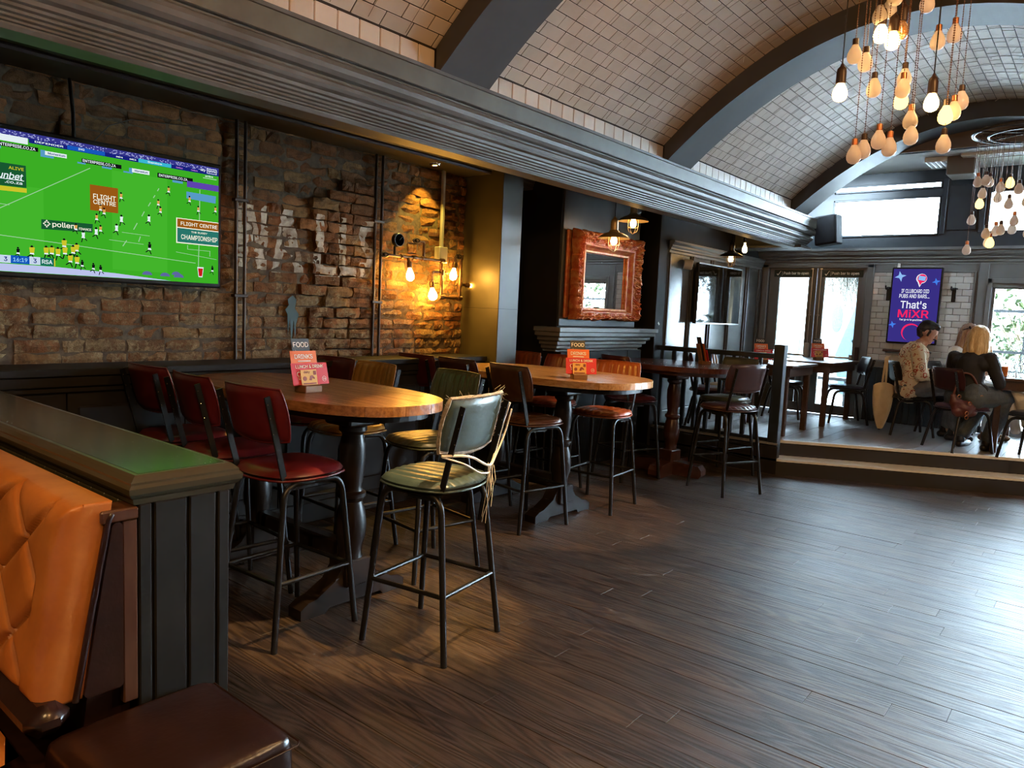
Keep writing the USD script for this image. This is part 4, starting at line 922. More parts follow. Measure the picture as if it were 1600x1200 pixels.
pic('led_board', [sbox(SL, 2.178, 1.40, 2.198), sbox(1.601, 2.163, 1.80, 2.184), sbox(1.995, 2.152, 2.20, 2.177)], 3, 'black', (.01, .012, .015), .5)
pic('led_board', [sbox(1.43, 2.170, 1.53, 2.190), sbox(1.85, 2.156, 1.95, 2.178)], 3, 'white', 0)
pic('led_board', [sbox(1.41, 2.168, 1.43, 2.192), sbox(1.84, 2.156, 1.855, 2.178), sbox(1.17, 2.166, 1.24, 2.177), sbox(1.41, 2.158, 1.47, 2.168), sbox(1.58, 2.155, 1.62, 2.163), sbox(1.70, 2.152, 1.75, 2.162), sbox(1.81, 2.148, 1.86, 2.156), sbox(2.08, 2.138, 2.14, 2.151)], 4, 'skyblue', (.12, .40, .70), .8)
for x, z in ((1.305, 2.188), (1.688, 2.174), (2.085, 2.165)): tvtext('ENTERPRISE.CO.ZA', .0135, x, z, 5, 'white', 0, .165)
tvtext('Momentum', .010, 1.483, 2.180, 5, 'navy', 0, .08); tvtext('Momentum', .010, 1.905, 2.167, 5, 'navy', 0, .07)
pic('led_board', sbox(2.165, 2.125, SR, 2.160), 4, 'purple', (.16, .08, .60), .7)
tvtext('sky', .014, 2.262, 2.236, 6, 'white', 0, .03); pic('badge', sbox(2.285, 2.222, 2.347, 2.250).difference(sbox(2.288, 2.225, 2.344, 2.247)), 6, 'white', 0); tvtext('sports', .012, 2.316, 2.236, 6, 'white', 0, .05)
tvtext('action', .010, 2.30, 2.206, 6, 'white', 0, .05); pic('badge', sbox(2.262, 2.190, 2.347, 2.196), 5, 'paleline', (.45, .85, .45), .7)
def line(p, q, w): p, q = np.array(p), np.array(q); d = (q - p) / np.linalg.norm(q - p); m = np.array([-d[1], d[0]]) * w / 2; return Polygon([p + m, q + m, q - m, p - m])
pic('pitch_lines', [line((1.138, 1.822), (1.642, 2.141), .004), line((1.138, 1.755), (1.50, 1.735), .004), line((1.50, 1.735), (2.218, 1.689), .004), line((1.733, 1.778), (1.916, 1.77), .003), line((1.80, 1.825), (1.95, 1.82), .003), line((1.138, 1.905), (1.27, 1.900), .003), line((2.10, 1.745), (2.35, 1.72), .003)] +
    [line(a, b, .005) for a, b in (((1.804, 1.75), (1.825, 1.783)), ((1.862, 1.846), (1.882, 1.884)), ((1.907, 1.924), (1.921, 1.952)), ((1.889, 1.782), (1.899, 1.812)), ((1.943, 1.984), (1.956, 2.007)), ((1.971, 2.034), (1.981, 2.05)), ((1.994, 2.075), (2.003, 2.091)), ((2.244, 2.12), (2.236, 1.67)))] + [sbox(2.170, 1.765, 2.31, 1.768), sbox(2.168, 1.765, 2.172, 1.79), sbox(2.305, 1.735, 2.309, 1.765)], 3, 'paleline', 0, .7)
pic('pitch_advert', [(1.138, 2.099), (1.344, 2.100), (1.345, 1.993), (1.138, 1.987)], 4, 'dark_green', (.015, .16, .05), .6); pic('pitch_advert', [(1.138, 1.987), (1.346, 1.990), (1.346, 1.969), (1.138, 1.963)], 4, 'yellow', (.75, .68, .03), .8)
tvtext('COME', .014, 1.20, 2.078, 6, 'white', 0, .06); tvtext('ALIVE', .014, 1.302, 2.080, 6, 'yellow', 0, .065); tvtext('Sunbet', .030, 1.265, 2.042, 6, 'white', 0, .13, slant=.25); tvtext('.co.za', .014, 1.29, 2.010, 6, 'white', 0, .075); pic('underline', sbox(1.19, 2.0225, 1.335, 2.026), 6, 'white', 0)
pic('pitch_advert', sbox(1.639, 1.924, 1.781, 2.057), 4, 'brown_orange', (.50, .155, .012), .62)
tvtext('FLIGHT', .026, 1.712, 1.998, 6, 'cream', (.9, .88, .72), .115); tvtext('CENTRE', .022, 1.712, 1.970, 6, 'cream', 0, .115)
pic('pitch_advert', [(1.408, 1.848), (1.651, 1.851), (1.649, 1.807), (1.407, 1.799)], 4, 'dark_green', 0); tvtext('pollen', .024, 1.510, 1.826, 6, 'cream', 0, .105); tvtext('FINANCE', .012, 1.613, 1.820, 6, 'cream', 0, .06)
pic('emblem', [Polygon([(x, z + .005), (x + .005, z), (x, z - .005), (x - .005, z)]) for x, z in [(1.432, 1.843), (1.432, 1.813), (1.419, 1.828), (1.445, 1.828), (1.4255, 1.8355), (1.4385, 1.8355), (1.4255, 1.8205), (1.4385, 1.8205)]], 6, 'cream', 0)
pic('pitch_advert', sbox(2.101, 1.797, SR, 1.942), 4, 'cream', 0); pic('pitch_advert', sbox(2.108, 1.890, SR, 1.937), 5, 'brown_orange', 0); pic('pitch_advert', sbox(2.108, 1.804, SR, 1.884), 5, 'teal', (.03, .25, .20), .7)
tvtext('FLIGHT CENTRE', .020, 2.24, 1.912, 7, 'cream', 0, .225); tvtext('THE RUGBY', .010, 2.24, 1.868, 7, 'cream', 0, .10); tvtext('CHAMPIONSHIP', .026, 2.242, 1.836, 7, 'cream', 0, .225)
pic('pitch_advert', [(2.162, 2.098), (2.344, 2.096), (2.342, 2.053), (2.162, 2.059)], 4, 'skyblue', 0)
pic('touchline_wall', [(SL, 1.613), (1.464, 1.613), (1.764, 1.600), (2.071, 1.576), (SL, 1.576)], 4, 'lavender', (.55, .60, .92), .9)
pic('score_box', sbox(1.138, 1.617, 1.27, 1.655), 6, 'paleblue', (.62, .75, .92), .9); pic('score_box', sbox(1.27, 1.617, 1.351, 1.656), 6, 'blue', 0); pic('score_box', sbox(1.351, 1.617, 1.40, 1.656), 6, 'paleblue', 0); pic('score_box', sbox(1.40, 1.615, 1.462, 1.655), 6, 'score_green', (.01, .22, .13), .7); pic('score_box', sbox(1.462, 1.615, 1.468, 1.655), 6, 'yellow', 0)
tvtext('3', .020, 1.248, 1.636, 8, 'navy', 0); tvtext('16:19', .018, 1.311, 1.636, 8, 'skyblue_text', (.30, .65, .95), .062); tvtext('3', .020, 1.376, 1.636, 8, 'navy', 0); tvtext('RSA', .020, 1.431, 1.635, 8, 'white', 0, .048); tvtext('AUS', .020, 1.175, 1.635, 8, 'navy', 0, .048)
tvtext('next: full time ratings', .008, 1.36, 1.596, 6, 'navy', 0, .17) if False else None
def runner(x, z, h, top, shorts='white', flip=1):
    hd = Point(x, z + h * .40).buffer(h * .085, 6); tr = Polygon([(x - h * .13, z + h * .30), (x + h * .14, z + h * .32), (x + h * .10, z), (x - h * .10, z)]); sh_ = Polygon([(x - h * .11, z), (x + h * .11, z), (x + h * .15, z - h * .16), (x - h * .14, z - h * .14)])
    lg = [line((x - .03 * h, z - h * .1), (x - h * .14 * flip, z - h * .5), h * .07), line((x + .05 * h, z - h * .1), (x + h * .30 * flip, z - h * .35), h * .07)]
    return hd, tr, sh_, lg
shirts = {'gold': [], 'white': [], 'yellow': [], 'black': []}; shorts_, heads, legs_ = [], [], []
for col, hh, ps in (('gold', .055, [(2.01, 1.965), (1.796, 2.013), (2.057, 2.085), (1.998, 2.004), (2.18, 2.049), (2.233, 1.999), (2.34, 2.011), (1.69, 1.935), (1.708, 1.918), (1.67, 1.883), (1.568, 1.819), (1.689, 1.825)]), ('white', .062, [(1.771, 1.838), (1.797, 1.889), (1.945, 1.909), (1.603, 1.782), (1.667, 1.807)]), ('black', .07, [(1.948, 1.753)]),
                    ('yellow', .070, [(1.363, 1.678), (1.427, 1.683), (1.453, 1.686), (1.481, 1.681), (1.511, 1.728), (1.514, 1.691), (1.553, 1.698), (1.57, 1.711), (1.539, 1.652), (1.571, 1.647)]), ('black', .055, [(1.302, 1.672), (1.596, 1.632), (1.651, 1.62), (1.687, 1.612), (2.322, 1.655)])):
    for q, (x, z) in enumerate(ps):
        h_, t_, s_, l_ = runner(x, z, hh, col, flip=1 if q % 2 else -1); heads.append(h_); legs_ += l_; shorts_.append(s_); shirts[col].append(t_.buffer(hh * .04) if col == 'yellow' else t_)
pic('players_legs', legs_ + heads, 6, 'black', 0); pic('players_shorts', shorts_, 7, 'white', 0); pic('players_shirts', shirts['gold'], 8, 'gold', (.80, .42, .10), .85); pic('players_shirts', shirts['white'], 8, 'white', 0); pic('players_shirts', shirts['yellow'], 8, 'yellow', 0); pic('players_shirts', shirts['black'], 8, 'black', 0)
pic('umbrellas', [Polygon([(x + r * math.cos(t), z + r * .75 * math.sin(t)) for t in np.linspace(0, np.pi, 12)]) for x, z, r in [(1.934, 1.602, .028), (2.035, 1.600, .028), (2.100, 1.612, .026), (2.115, 1.598, .030)]], 9, 'slate', (.16, .19, .50), .7)
pic('pint_badge', [Polygon([(2.227, 1.668), (2.267, 1.668), (2.259, 1.608), (2.235, 1.608)])], 9, 'white', 0); pic('pint_badge', [Polygon([(2.232, 1.660), (2.262, 1.660), (2.256, 1.614), (2.238, 1.614)])], 10, 'red', (.70, .015, .012), .8)

tv2 = thing('television', 'dark switched-off television on the grey panelled end wall', 'television')
obj('casing', cuboid(7.93, 9.18, 3.770, 3.81, 1.435, 2.135, .008), 'bezel', tv2); obj('screen', cuboid(7.945, 9.165, 3.766, 3.7705, 1.45, 2.12), 'screen_off', tv2)
obj('bezel_edge', cat(cuboid(7.93, 9.18, 3.762, 3.772, 1.432, 1.448, .002), cuboid(9.166, 9.182, 3.762, 3.772, 1.432, 2.137, .002), cuboid(7.93, 9.18, 3.762, 3.772, 2.122, 2.137, .002)), 'silver_bezel', tv2); obj('mount', cuboid(8.3, 8.8, 3.80, YT, 1.65, 1.95), 'black_metal', tv2)

# portrait advertising screen between the tiles
ad = thing('advertising_screen', 'tall purple advertising screen on the white tiles', 'screen')
AX = XF - .075; a0, a1, b0, b1 = 1.672, 2.185, 1.322, 2.205; ac = (a0 + a1) / 2
obj('casing', cuboid(AX, XF - .018, a0 - .018, a1 + .018, b0 - .018, b1 + .018, .008), 'bezel', ad)
asc = obj('screen', cuboid(AX - .003, AX + .002, a0, a1, b0, b1), emit('ad_purple', (.042, .030, .235), .95) and 'ad_purple', ad)
emit('ad_white', (.85, .88, .98), .95); emit('ad_pink', (.90, .02, .13), .95); emit('ad_blue', (.06, .22, .85), .95); emit('ad_sky', (.28, .52, .95), .95)
WR = -Y_
def adp(name, poly, y, z, m, layer=1): return obj(name, prism(poly, .0006, (AX - .003 - .0007 * layer, y, z), WR, Z_), m, asc)
def star(r, skew=.0): return Polygon([(0, r), (r * .26, r * .26), (r, 0), (r * .26, -r * .26), (0, -r), (-r * .26, -r * .26), (-r, 0), (-r * .26, r * .26)])
for y, z, r, m in ((2.105, 2.115, .066, 'ad_sky'), (1.715, 2.055, .046, 'ad_blue'), (2.145, 1.53, .045, 'ad_blue'), (1.735, 1.565, .033, 'ad_sky')): adp('star', affinity.rotate(star(r), 12), y, z, m)
bub = unary_union([Point(0, 0).buffer(.058), Polygon([(-.045, -.03), (-.015, -.105), (.01, -.05)])])
adp('speech_bubble', bub, 1.873, 2.090, 'ad_white'); adp('speech_bubble', bub.buffer(-.008), 1.868, 2.092, 'ad_pink', 2); adp('speech_bubble', affinity.rotate(sbox(-.034, -.022, .034, .022).buffer(.004), -10), 1.868, 2.094, 'ad_sky', 3)
def adt(s, h, z, m, w, y=ac, b=True): return obj('lettering', words(s, h, (AX - .0045, y, z), WR, Z_, .0008, b, width=w), m, asc)
adt('IF CLUBCARD DID', .044, 1.940, 'ad_white', .30); adt('PUBS AND BARS...', .044, 1.880, 'ad_white', .33, ac + .005); adt("That's", .085, 1.775, 'ad_white', .285, ac + .005); adt('MiXR', .090, 1.668, 'ad_pink', .335, ac); adt('Your go-to for good times', .022, 1.592, 'ad_white', .25, ac + .02)
adp('ring_mark', Point(0, 0).buffer(.105).difference(Point(.01, -.012).buffer(.098)), 1.935, 1.445, 'ad_pink', 1); adp('cross_mark', unary_union([line((-.024, -.024), (.024, .024), .016), line((-.024, .024), (.024, -.024), .016)]), 1.715, 1.372, 'ad_pink', 1)
obj('cable_box', cuboid(XF - .05, XF - .016, 2.13, 2.155, 2.215, 2.275, .004), 'white_plastic', ad)

# ================================================================== MIRROR
mi = thing('mirror', 'gilt framed mirror with deep carved orange frame over the mantel', 'mirror')
mx0, mx1, mz0, mz1, my = 5.515, 6.69, 1.435, 2.255, 3.800
gx0, gx1, gz0, gz1 = 5.70, 6.45, 1.545, 2.06
obj('glass', moved(cuboid(gx0 - .02, gx1 + .02, my + .064, my + .067, gz0 - .02, gz1 + .02), rot((0, 0, 1), -1.2, ((gx0 + gx1) / 2, my + .064, 0))), 'mirror_glass', mi)
def carved(p, q, w, seed):
    """one frame member: a carved, lumpy moulding between two outer corners"""
    g = np.random.default_rng(seed); p, q = np.array(p, float), np.array(q, float); L = np.linalg.norm(q - p); n1, n2 = int(L / .012), 14
    return n1, n2
def frame_mesh():
    # outer/inner rectangle interpolated, with a rolled section and carved relief
    n2 = 26; per = []
    def rect(x0, x1, z0, z1, n):
        o = []
        for a, b in (((x0, z0), (x1, z0)), ((x1, z0), (x1, z1)), ((x1, z1), (x0, z1)), ((x0, z1), (x0, z0))):
            for k in range(n): o.append((a[0] + (b[0] - a[0]) * k / n, a[1] + (b[1] - a[1]) * k / n))
        return np.array(o)
    N = 130; out, inn = rect(mx0, mx1, mz0, mz1, N), rect(gx0, gx1, gz0, gz1, N); V = []
    for k in range(n2 + 1):
        s = k / n2; xz = out * (1 - s) + inn * s; d = np.interp(s, [0, .06, .14, .30, .62, .66, .74, .80, 1], [0, .055, .075, .072, .040, .048, .044, .022, .002])
        pts = np.c_[xz[:, 0], np.zeros(len(xz)), xz[:, 1]]
        rel = (np.abs(meshkit.fbm(pts * 34, 3, 3) - .5) * 2 - .35) * .055 * math.sin(np.pi * min(s / .64, 1)) if 0 < s < .64 else np.zeros(len(xz))
        corner = np.maximum(0, 1 - np.min(np.stack([np.hypot(xz[:, 0] - a, xz[:, 1] - b) for a in (mx0 + .08, mx1 - .08) for b in (mz0 + .08, mz1 - .08)]), 0) / .13)
        wob = (meshkit.noise(pts * 22, 9) - .5) * .030 * (1 - s) * (s < .3)
        V.append(np.c_[xz[:, 0] + wob * np.sign(xz[:, 0] - 6.18), my + .05 - d - rel - corner * .03 * math.sin(np.pi * min(s * 1.3, 1)), xz[:, 1] + wob * np.sign(xz[:, 1] - 1.82)])
    V.append(np.c_[V[0][:, 0], np.full(4 * N, my + .06), V[0][:, 2]]) ; V = [V[-1]] + V[:-1]; V.append(np.c_[inn[:, 0], np.full(4 * N, my + .054), inn[:, 1]])
    n = 4 * N; f = []
    for i in range(len(V) - 1):
        for j in range(n):
            q = (j + 1) % n; a, b = i * n, (i + 1) * n; f += [(a + j, a + q, b + q), (a + j, b + q, b + j)]
    return trimesh.Trimesh(np.vstack(V), f, process=False)
obj('frame', frame_mesh(), 'mirror_frame', mi, smooth=45)
obj('inner_slip', cat([cuboid(gx0 - .02, gx1 + .02, my + .03, my + .055, a, a + .022, .004) for a in (gz0 - .018, gz1 - .004)] + [cuboid(a, a + .022, my + .03, my + .055, gz0 - .02, gz1 + .02, .004) for a in (gx0 - .018, gx1 - .004)]), 'mirror_gilt', mi)
obj('backing_frame', cat(cuboid(mx0 - .0, mx1, my + .080, 3.918, mz0 + .02, mz1 - .02), cuboid(mx0 - .03, mx0 + .02, my + .085, my + .115, mz0 + .01, mz1 - .01, .01)), 'mirror_frame', mi)

# ================================================================== LAMPS
def pendant(label, x, y, z, ceil=2.86, scale=1.0, bare=False, shade_mat='pendant_shade'):
    t = thing('pendant_lamp', label, 'pendant lamp', (x, y, z)); s = scale
    obj('cord', tube([(0, 0, .14 * s), (0, 0, ceil - z)], .004, 6), 'black_metal', t)
    obj('ceiling_rose', lathe([(.0, ceil - z - .03), (.045, ceil - z - .03), (.05, ceil - z)], n=16), 'pendant_dark', t)
    if not bare:
        obj('socket', lathe([(.010, .155 * s), (.016, .14 * s), (.030 * s, .125 * s), (.033 * s, .10 * s), (.033 * s, .04 * s), (.045 * s, .030 * s), (.048 * s, .015 * s)], n=20), shade_mat, t, smooth=40)
        obj('shade', lathe([(.046 * s, .022 * s), (.075 * s, .014 * s), (.115 * s, -.006 * s), (.137 * s, -.028 * s), (.139 * s, -.032 * s), (.115 * s, -.012 * s), (.075 * s, .008 * s), (.040 * s, .016 * s)], n=32), shade_mat, t, smooth=60)
        cage = [tube([(.045 * s * math.cos(a), .045 * s * math.sin(a), .0), (.047 * s * math.cos(a), .047 * s * math.sin(a), -.09 * s), (.036 * s * math.cos(a), .036 * s * math.sin(a), -.125 * s), (.0, .0, -.148 * s)], .0022, 5) for a in np.arange(6) * np.pi / 3]
        cage.append(tube([(.047 * s * math.cos(a), .047 * s * math.sin(a), -.088 * s) for a in np.linspace(0, 2 * np.pi, 24, False)], .0022, 5, True))
        obj('cage', cat(cage), shade_mat, t, smooth=True)
    else: obj('socket', lathe([(.012, .15), (.022, .13), (.022, .05), (.018, .03)], n=16), 'pendant_dark', t, smooth=40)
    obj('bulb', lathe([(.012 * s, .03 * s), (.014 * s, .0), (.026 * s, -.03 * s), (.031 * s, -.055 * s), (.026 * s, -.078 * s), (.012 * s, -.090 * s), (0, -.092 * s)], n=18), 'pendant_bulb', t, smooth=True)
pendant('brass caged pendant lamp hanging in front of the carved mirror', 5.60, 3.48, 2.19)
pendant('brass caged pendant lamp hanging higher above the right end of the mirror', 5.98, 3.52, 2.385)
pendant('dark caged pendant lamp hanging in front of the switched-off television', 8.08, 3.46, 2.235, shade_mat='pendant_dark')
pendant('bare bulb pendant close under the far end of the beam', 8.50, 3.48, 2.375, bare=True)

# hanging clusters of bulbs on rings
BULB = [(.0135, .0), (.0165, -.008), (.0235, -.020), (.0295, -.034), (.0318, -.049), (.0300, -.063), (.0225, -.075), (.010, -.0815), (0, -.082)]
CAP = [(.006, .030), (.0125, .027), (.0130, .004), (.0125, -.004)]
SOCK = [(.004, .085), (.010, .070), (.019, .060), (.0215, .045), (.0215, .0), (.019, -.004)]
def chain(L, bead=True):
    if not bead: return tube([(0, 0, .07), (0, 0, L)], .0028, 6)
    b0 = trimesh.creation.icosphere(subdivisions=0, radius=.0031); n = int(L / .0105); v = np.vstack([b0.vertices + (0, 0, .03 + i * .0105) for i in range(n)]); f = np.vstack([b0.faces + 12 * i for i in range(n)])
    return cat(trimesh.Trimesh(v, f, process=False), tube([(0, 0, .025), (0, 0, L)], .0009, 4))
def hanging_bulb(kind, pos, top, label, group):
    t = thing('hanging_bulb', label, 'light bulb', pos, 0, group); L = top - pos[2]
    lit = kind in ('lit', 'filament')
    bm = {'lit': 'bulb_hot', 'warm': 'bulb_warm', 'frost': 'frosted_glass', 'filament': 'amber_glass'}[kind]
    obj('bulb', lathe(BULB, n=18), bm, t, smooth=True)
    obj('socket' if lit else 'cap', lathe(SOCK if lit else CAP, n=14), 'fitting_brown' if lit else ('copper_cap' if rng.random() < .5 else 'fitting_brown'), t, smooth=40)
    if kind == 'filament': obj('filament', tube([(-.008, 0, -.012), (-.012, 0, -.05), (0, .004, -.03), (.012, 0, -.05), (.008, 0, -.012)], .0012, 4), 'bulb_hot', t)
    obj('flex' if lit else 'chain', chain(L, not lit), 'black_metal' if lit else 'bead_chain', t)
def ring_fitting(label, cx, cy, z, r, ceil, pts=()):
    t = thing('chandelier_ring', label, 'chandelier', (cx, cy, z)); a = np.linspace(0, 2 * np.pi, 48, False)
    obj('hoop', tube([(r * math.cos(q), r * math.sin(q), 0) for q in a], .014, 8, True), 'dark_iron', t, smooth=True); obj('hoop', tube([(r * .72 * math.cos(q), r * .72 * math.sin(q), -.02) for q in a], .009, 6, True), 'dark_iron', t, smooth=True)
    for q in (0, 60, 120): c, s = math.cos(math.radians(q)) * r, math.sin(math.radians(q)) * r; obj('spoke', tube([(-c, -s, 0), (c, s, 0)], .007, 6), 'dark_iron', t)
    for px, py in pts: obj('arm', tube([(0, 0, .005), (px - cx, py - cy, .004)], .0035, 5), 'dark_iron', t)
    obj('hub', lathe([(.02, .06), (.035, .05), (.04, 0), (.03, -.03), (.01, -.04)], n=16), 'dark_iron', t, smooth=40); obj('stem', tube([(0, 0, .05), (.02, .01, (ceil - z) * .4), (-.01, 0, (ceil - z) * .6), (0, 0, ceil - z)], .006, 6), 'dark_iron', t); obj('ceiling_plate', lathe([(.09, ceil - z - .03), (.10, ceil - z)], n=24), 'dark_iron', t)
ORD = 'first second third fourth fifth sixth seventh eighth ninth tenth eleventh twelfth thirteenth fourteenth fifteenth sixteenth seventeenth eighteenth nineteenth twentieth twenty-first twenty-second twenty-third twenty-fourth twenty-fifth twenty-sixth'.split()
def seen_x(p): d = np.array(p) - (0, 0, 1.5); return float(d @ np.array(_r) / -(d @ np.array(_b)))
RA = .34; c1x, c1y, c1z = 3.70, .86, 3.26
near_b = [('lit', 3.543, 1.065, 2.575), ('frost', 3.59, 1.03, 2.745), ('frost', 3.62, .99, 2.712), ('frost', 3.67, .96, 2.925), ('lit', 3.675, .95, 2.845), ('lit', 3.70, .905, 2.815), ('filament', 3.735, .88, 2.865), ('frost', 3.70, .93, 2.955), ('frost', 3.64, .95, 2.60), ('frost', 3.725, .85, 2.605),
          ('frost', 3.78, .86, 2.665), ('warm', 3.80, .87, 2.575), ('frost', 3.74, .81, 2.465), ('frost', 3.73, .80, 2.395), ('frost', 3.64, .91, 2.37), ('frost', 3.60, .96, 2.325), ('frost', 3.67, .87, 2.34), ('frost', 3.57, .99, 2.30), ('lit', 3.805, .745, 2.55), ('warm', 3.84, .69, 2.495),
          ('frost', 3.865, .665, 2.515), ('frost', 3.90, .645, 2.565), ('frost', 3.835, .75, 2.825), ('frost', 3.885, .695, 2.86), ('frost', 3.83, .685, 2.365), ('frost', 3.66, .90, 2.99), ('frost', 3.80, .80, 2.985)]
ring_fitting('dark ring from which the near cluster of bulbs hangs', c1x, c1y, c1z, RA, zv(c1y) + .01, [b[1:3] for b in near_b])
near_b.sort(key=lambda b: seen_x(b[1:])); cnt = {}
NAMES = {'lit': ['brightly lit bulb on black flex hanging apart at the left of the near cluster', 'left one of the two brightly lit bulbs high in the middle of the near cluster', 'right one of the two brightly lit bulbs high in the middle of the near cluster', 'brightly lit bulb on black flex at the right side of the near cluster'],
         'warm': ['faintly glowing yellow bulb behind the frosted ones in the middle of the near cluster', 'faintly glowing yellow bulb at the right edge of the near cluster'], 'filament': ['amber filament bulb beside the lit bulbs of the near cluster']}
for k, x, y, z in near_b:
    i = cnt.get(k, 0); cnt[k] = i + 1
    hanging_bulb(k, (x, y, z), c1z, NAMES[k][i] if k in NAMES else 'unlit frosted bulb, %s from the left in the near hanging cluster' % ORD[i], None if k == 'filament' else {'frost': 'frosted bulbs of the near cluster', 'lit': 'lit bulbs of the near cluster', 'warm': 'faintly glowing bulbs of the near cluster'}[k])
c2x, c2y, c2z = 6.92, .66, 3.02
farpx = [(6.90, .995, 2.18), (6.95, .99, 2.42), (6.85, .96, 2.70), (6.92, .93, 2.62), (6.98, .95, 2.55), (6.80, .90, 2.70), (7.0, .90, 2.72), (6.86, .87, 2.30), (6.93, .86, 2.24), (6.88, .84, 2.23), (6.96, .82, 2.33), (7.05, .84, 2.60), (6.80, .80, 2.64), (6.9, .78, 2.33), (6.98, .76, 2.70), (6.85, .74, 2.52), (7.04, .72, 2.35), (6.92, .70, 2.40), (6.80, .68, 2.62), (6.97, .64, 2.55), (6.88, .60, 2.30), (7.06, .58, 2.50), (6.84, .54, 2.40), (6.95, .50, 2.65), (6.9, .44, 2.35), (6.98, .40, 2.55)]

ring_fitting('dark ring from which the far cluster of bulbs hangs', c2x, c2y, c2z, .37, zv(c2y) + .01, [b[:2] for b in farpx])
farpx.sort(key=seen_x); cnt = {}
for i, (x, y, z) in enumerate(farpx):
    k = 'warm' if i % 6 == 3 else 'frost'; q = cnt.get(k, 0); cnt[k] = q + 1
    hanging_bulb(k, (x, y, z), c2z, '%s, %s from the left in the far hanging cluster' % ({'frost': 'small pale bulb on a chain', 'warm': 'warm glowing bulb'}[k], ORD[q]), {'frost': 'pale bulbs of the far cluster', 'warm': 'glowing bulbs of the far cluster'}[k])

# industrial pipe lamp on the bricks
YP = YW - .085
pl = thing('pipe_lamp', 'industrial pipe wall lamp with bare bulbs and pressure gauge', 'wall lamp')
def pp(n, pts, r=.013): return obj(n, tube(rounded([(x, YP + dy, z) for x, dy, z in pts], .02, 4), r, 10), 'copper_pipe', pl, smooth=True)
pp('pipe', [(3.68, 0, 1.868), (4.16, 0, 1.868), (4.30, 0, 1.868), (4.32, 0, 1.868), (4.33, 0, 1.72), (4.33, 0, 1.575), (4.52, 0, 1.575), (4.55, 0, 1.575), (4.55, 0, 1.915), (4.49, 0, 1.915)])
pp('pipe', [(4.12, 0, 1.868), (4.12, 0, 2.00), (4.01, 0, 2.00)], .011)
pp('pipe', [(4.33, 0, 1.775), (4.22, 0, 1.775), (4.22, 0, 1.70)], .011); pp('pipe', [(4.33, 0, 1.775), (4.40, 0, 1.775)], .010)
pp('pipe', [(3.95, 0, 1.868), (3.95, -.02, 1.83)], .012); pp('pipe', [(4.55, 0, 1.69), (4.61, 0, 1.69)], .012); pp('pipe', [(4.48, 0, 1.915), (4.48, 0, 1.86)], .011)
for x, z in [(3.72, 1.868), (3.90, 1.868), (4.02, 1.868), (4.12, 1.868), (4.33, 1.868), (4.33, 1.775), (4.33, 1.575), (4.55, 1.575), (4.55, 1.69), (4.55, 1.915)]: obj('pipe_fitting', lathe([(.019, -.022), (.021, -.018), (.021, .018), (.019, .022)], (x, YP, z), 12, (1, 0, .001) if z in (1.868, 1.575) else (0, .001, 1)), 'copper_pipe', pl, smooth=40)
for x, z in [(3.70, 1.868), (4.02, 2.0), (4.50, 1.918)]: obj('tap_wheel', cat(tube([(x + .035 * math.cos(a), YP - .02, z + .035 * math.sin(a) * .5) for a in np.linspace(0, 2 * np.pi, 16, False)], .006, 5, True), ball((x, YP - .015, z), .014, 1)), 'dark_iron', pl)
for x in (3.80, 4.52): obj('wall_bracket', tube([(x, YP, 1.868 if x < 4 else 1.575), (x, YW, 1.868 if x < 4 else 1.575)], .012, 8), 'dark_iron', pl)
for i, (x, z, dx, dz, big) in enumerate([(3.95, 1.83, 0, -1, 1), (4.22, 1.69, 0, -1, 1.15), (4.48, 1.86, -.3, -1, 1), (4.615, 1.69, 1, -.05, .75)]):
    d = np.array([dx, -.15, dz]); d /= np.linalg.norm(d); o = np.array([x, YP - (.02 if i == 0 else 0), z])
    obj('socket', lathe([(.017, .0), (.021, .01), (.021, .045), (.018, .05)], o - d * .005, 14, d), 'copper_pipe', pl, smooth=40)
    obj('bulb', lathe([(.013, .045), (.016, .055), (.029 * big, .09), (.033 * big, .112), (.027 * big, .135), (.010, .147), (0, .148)], o, 16, d), 'pipe_bulb', pl, smooth=True)
obj('gauge', cat(lathe([(.052, 0), (.052, .03), (.048, .034), (.0, .034)], (3.815, YP + .03 - .05, 1.985), 24, (0, -1, 0)), tube([(3.815, YP, 1.868), (3.815, YP, 1.94)], .010, 8)), 'black_metal', pl, smooth=40)
obj('gauge_face', lathe([(.043, .0355), (.0, .0355)], (3.815, YP - .02, 1.985), 24, (0, -1, 0)), 'gauge_face', pl); obj('gauge_needle', bar((3.815, YP - .0565, 1.985), (3.838, YP - .0565, 2.01), .004, .001), 'black_metal', pl)
# conduit and junction box feeding it
cd = thing('conduit', 'pale cable conduit running down the bricks from the lit cornice', 'conduit')
obj('conduit_tube', cuboid(4.355, 4.383, YW - .045, YW - .016, 1.985, 2.60, .004), 'galvanised', cd); obj('junction_box', cuboid(4.305, 4.405, YW - .075, YW - .012, 1.855, 1.985, .006), 'galvanised', cd)
dl = thing('downlight', 'small round downlight set in the cornice above the bricks', 'ceiling light', (4.13, 4.23, 2.60)); obj('rim', lathe([(.030, -.012), (.042, -.012), (.045, 0.0)], n=20), 'chrome', dl, smooth=40); obj('lens', lathe([(.0, -.006), (.030, -.006)], n=20), 'downlight_glow', dl)
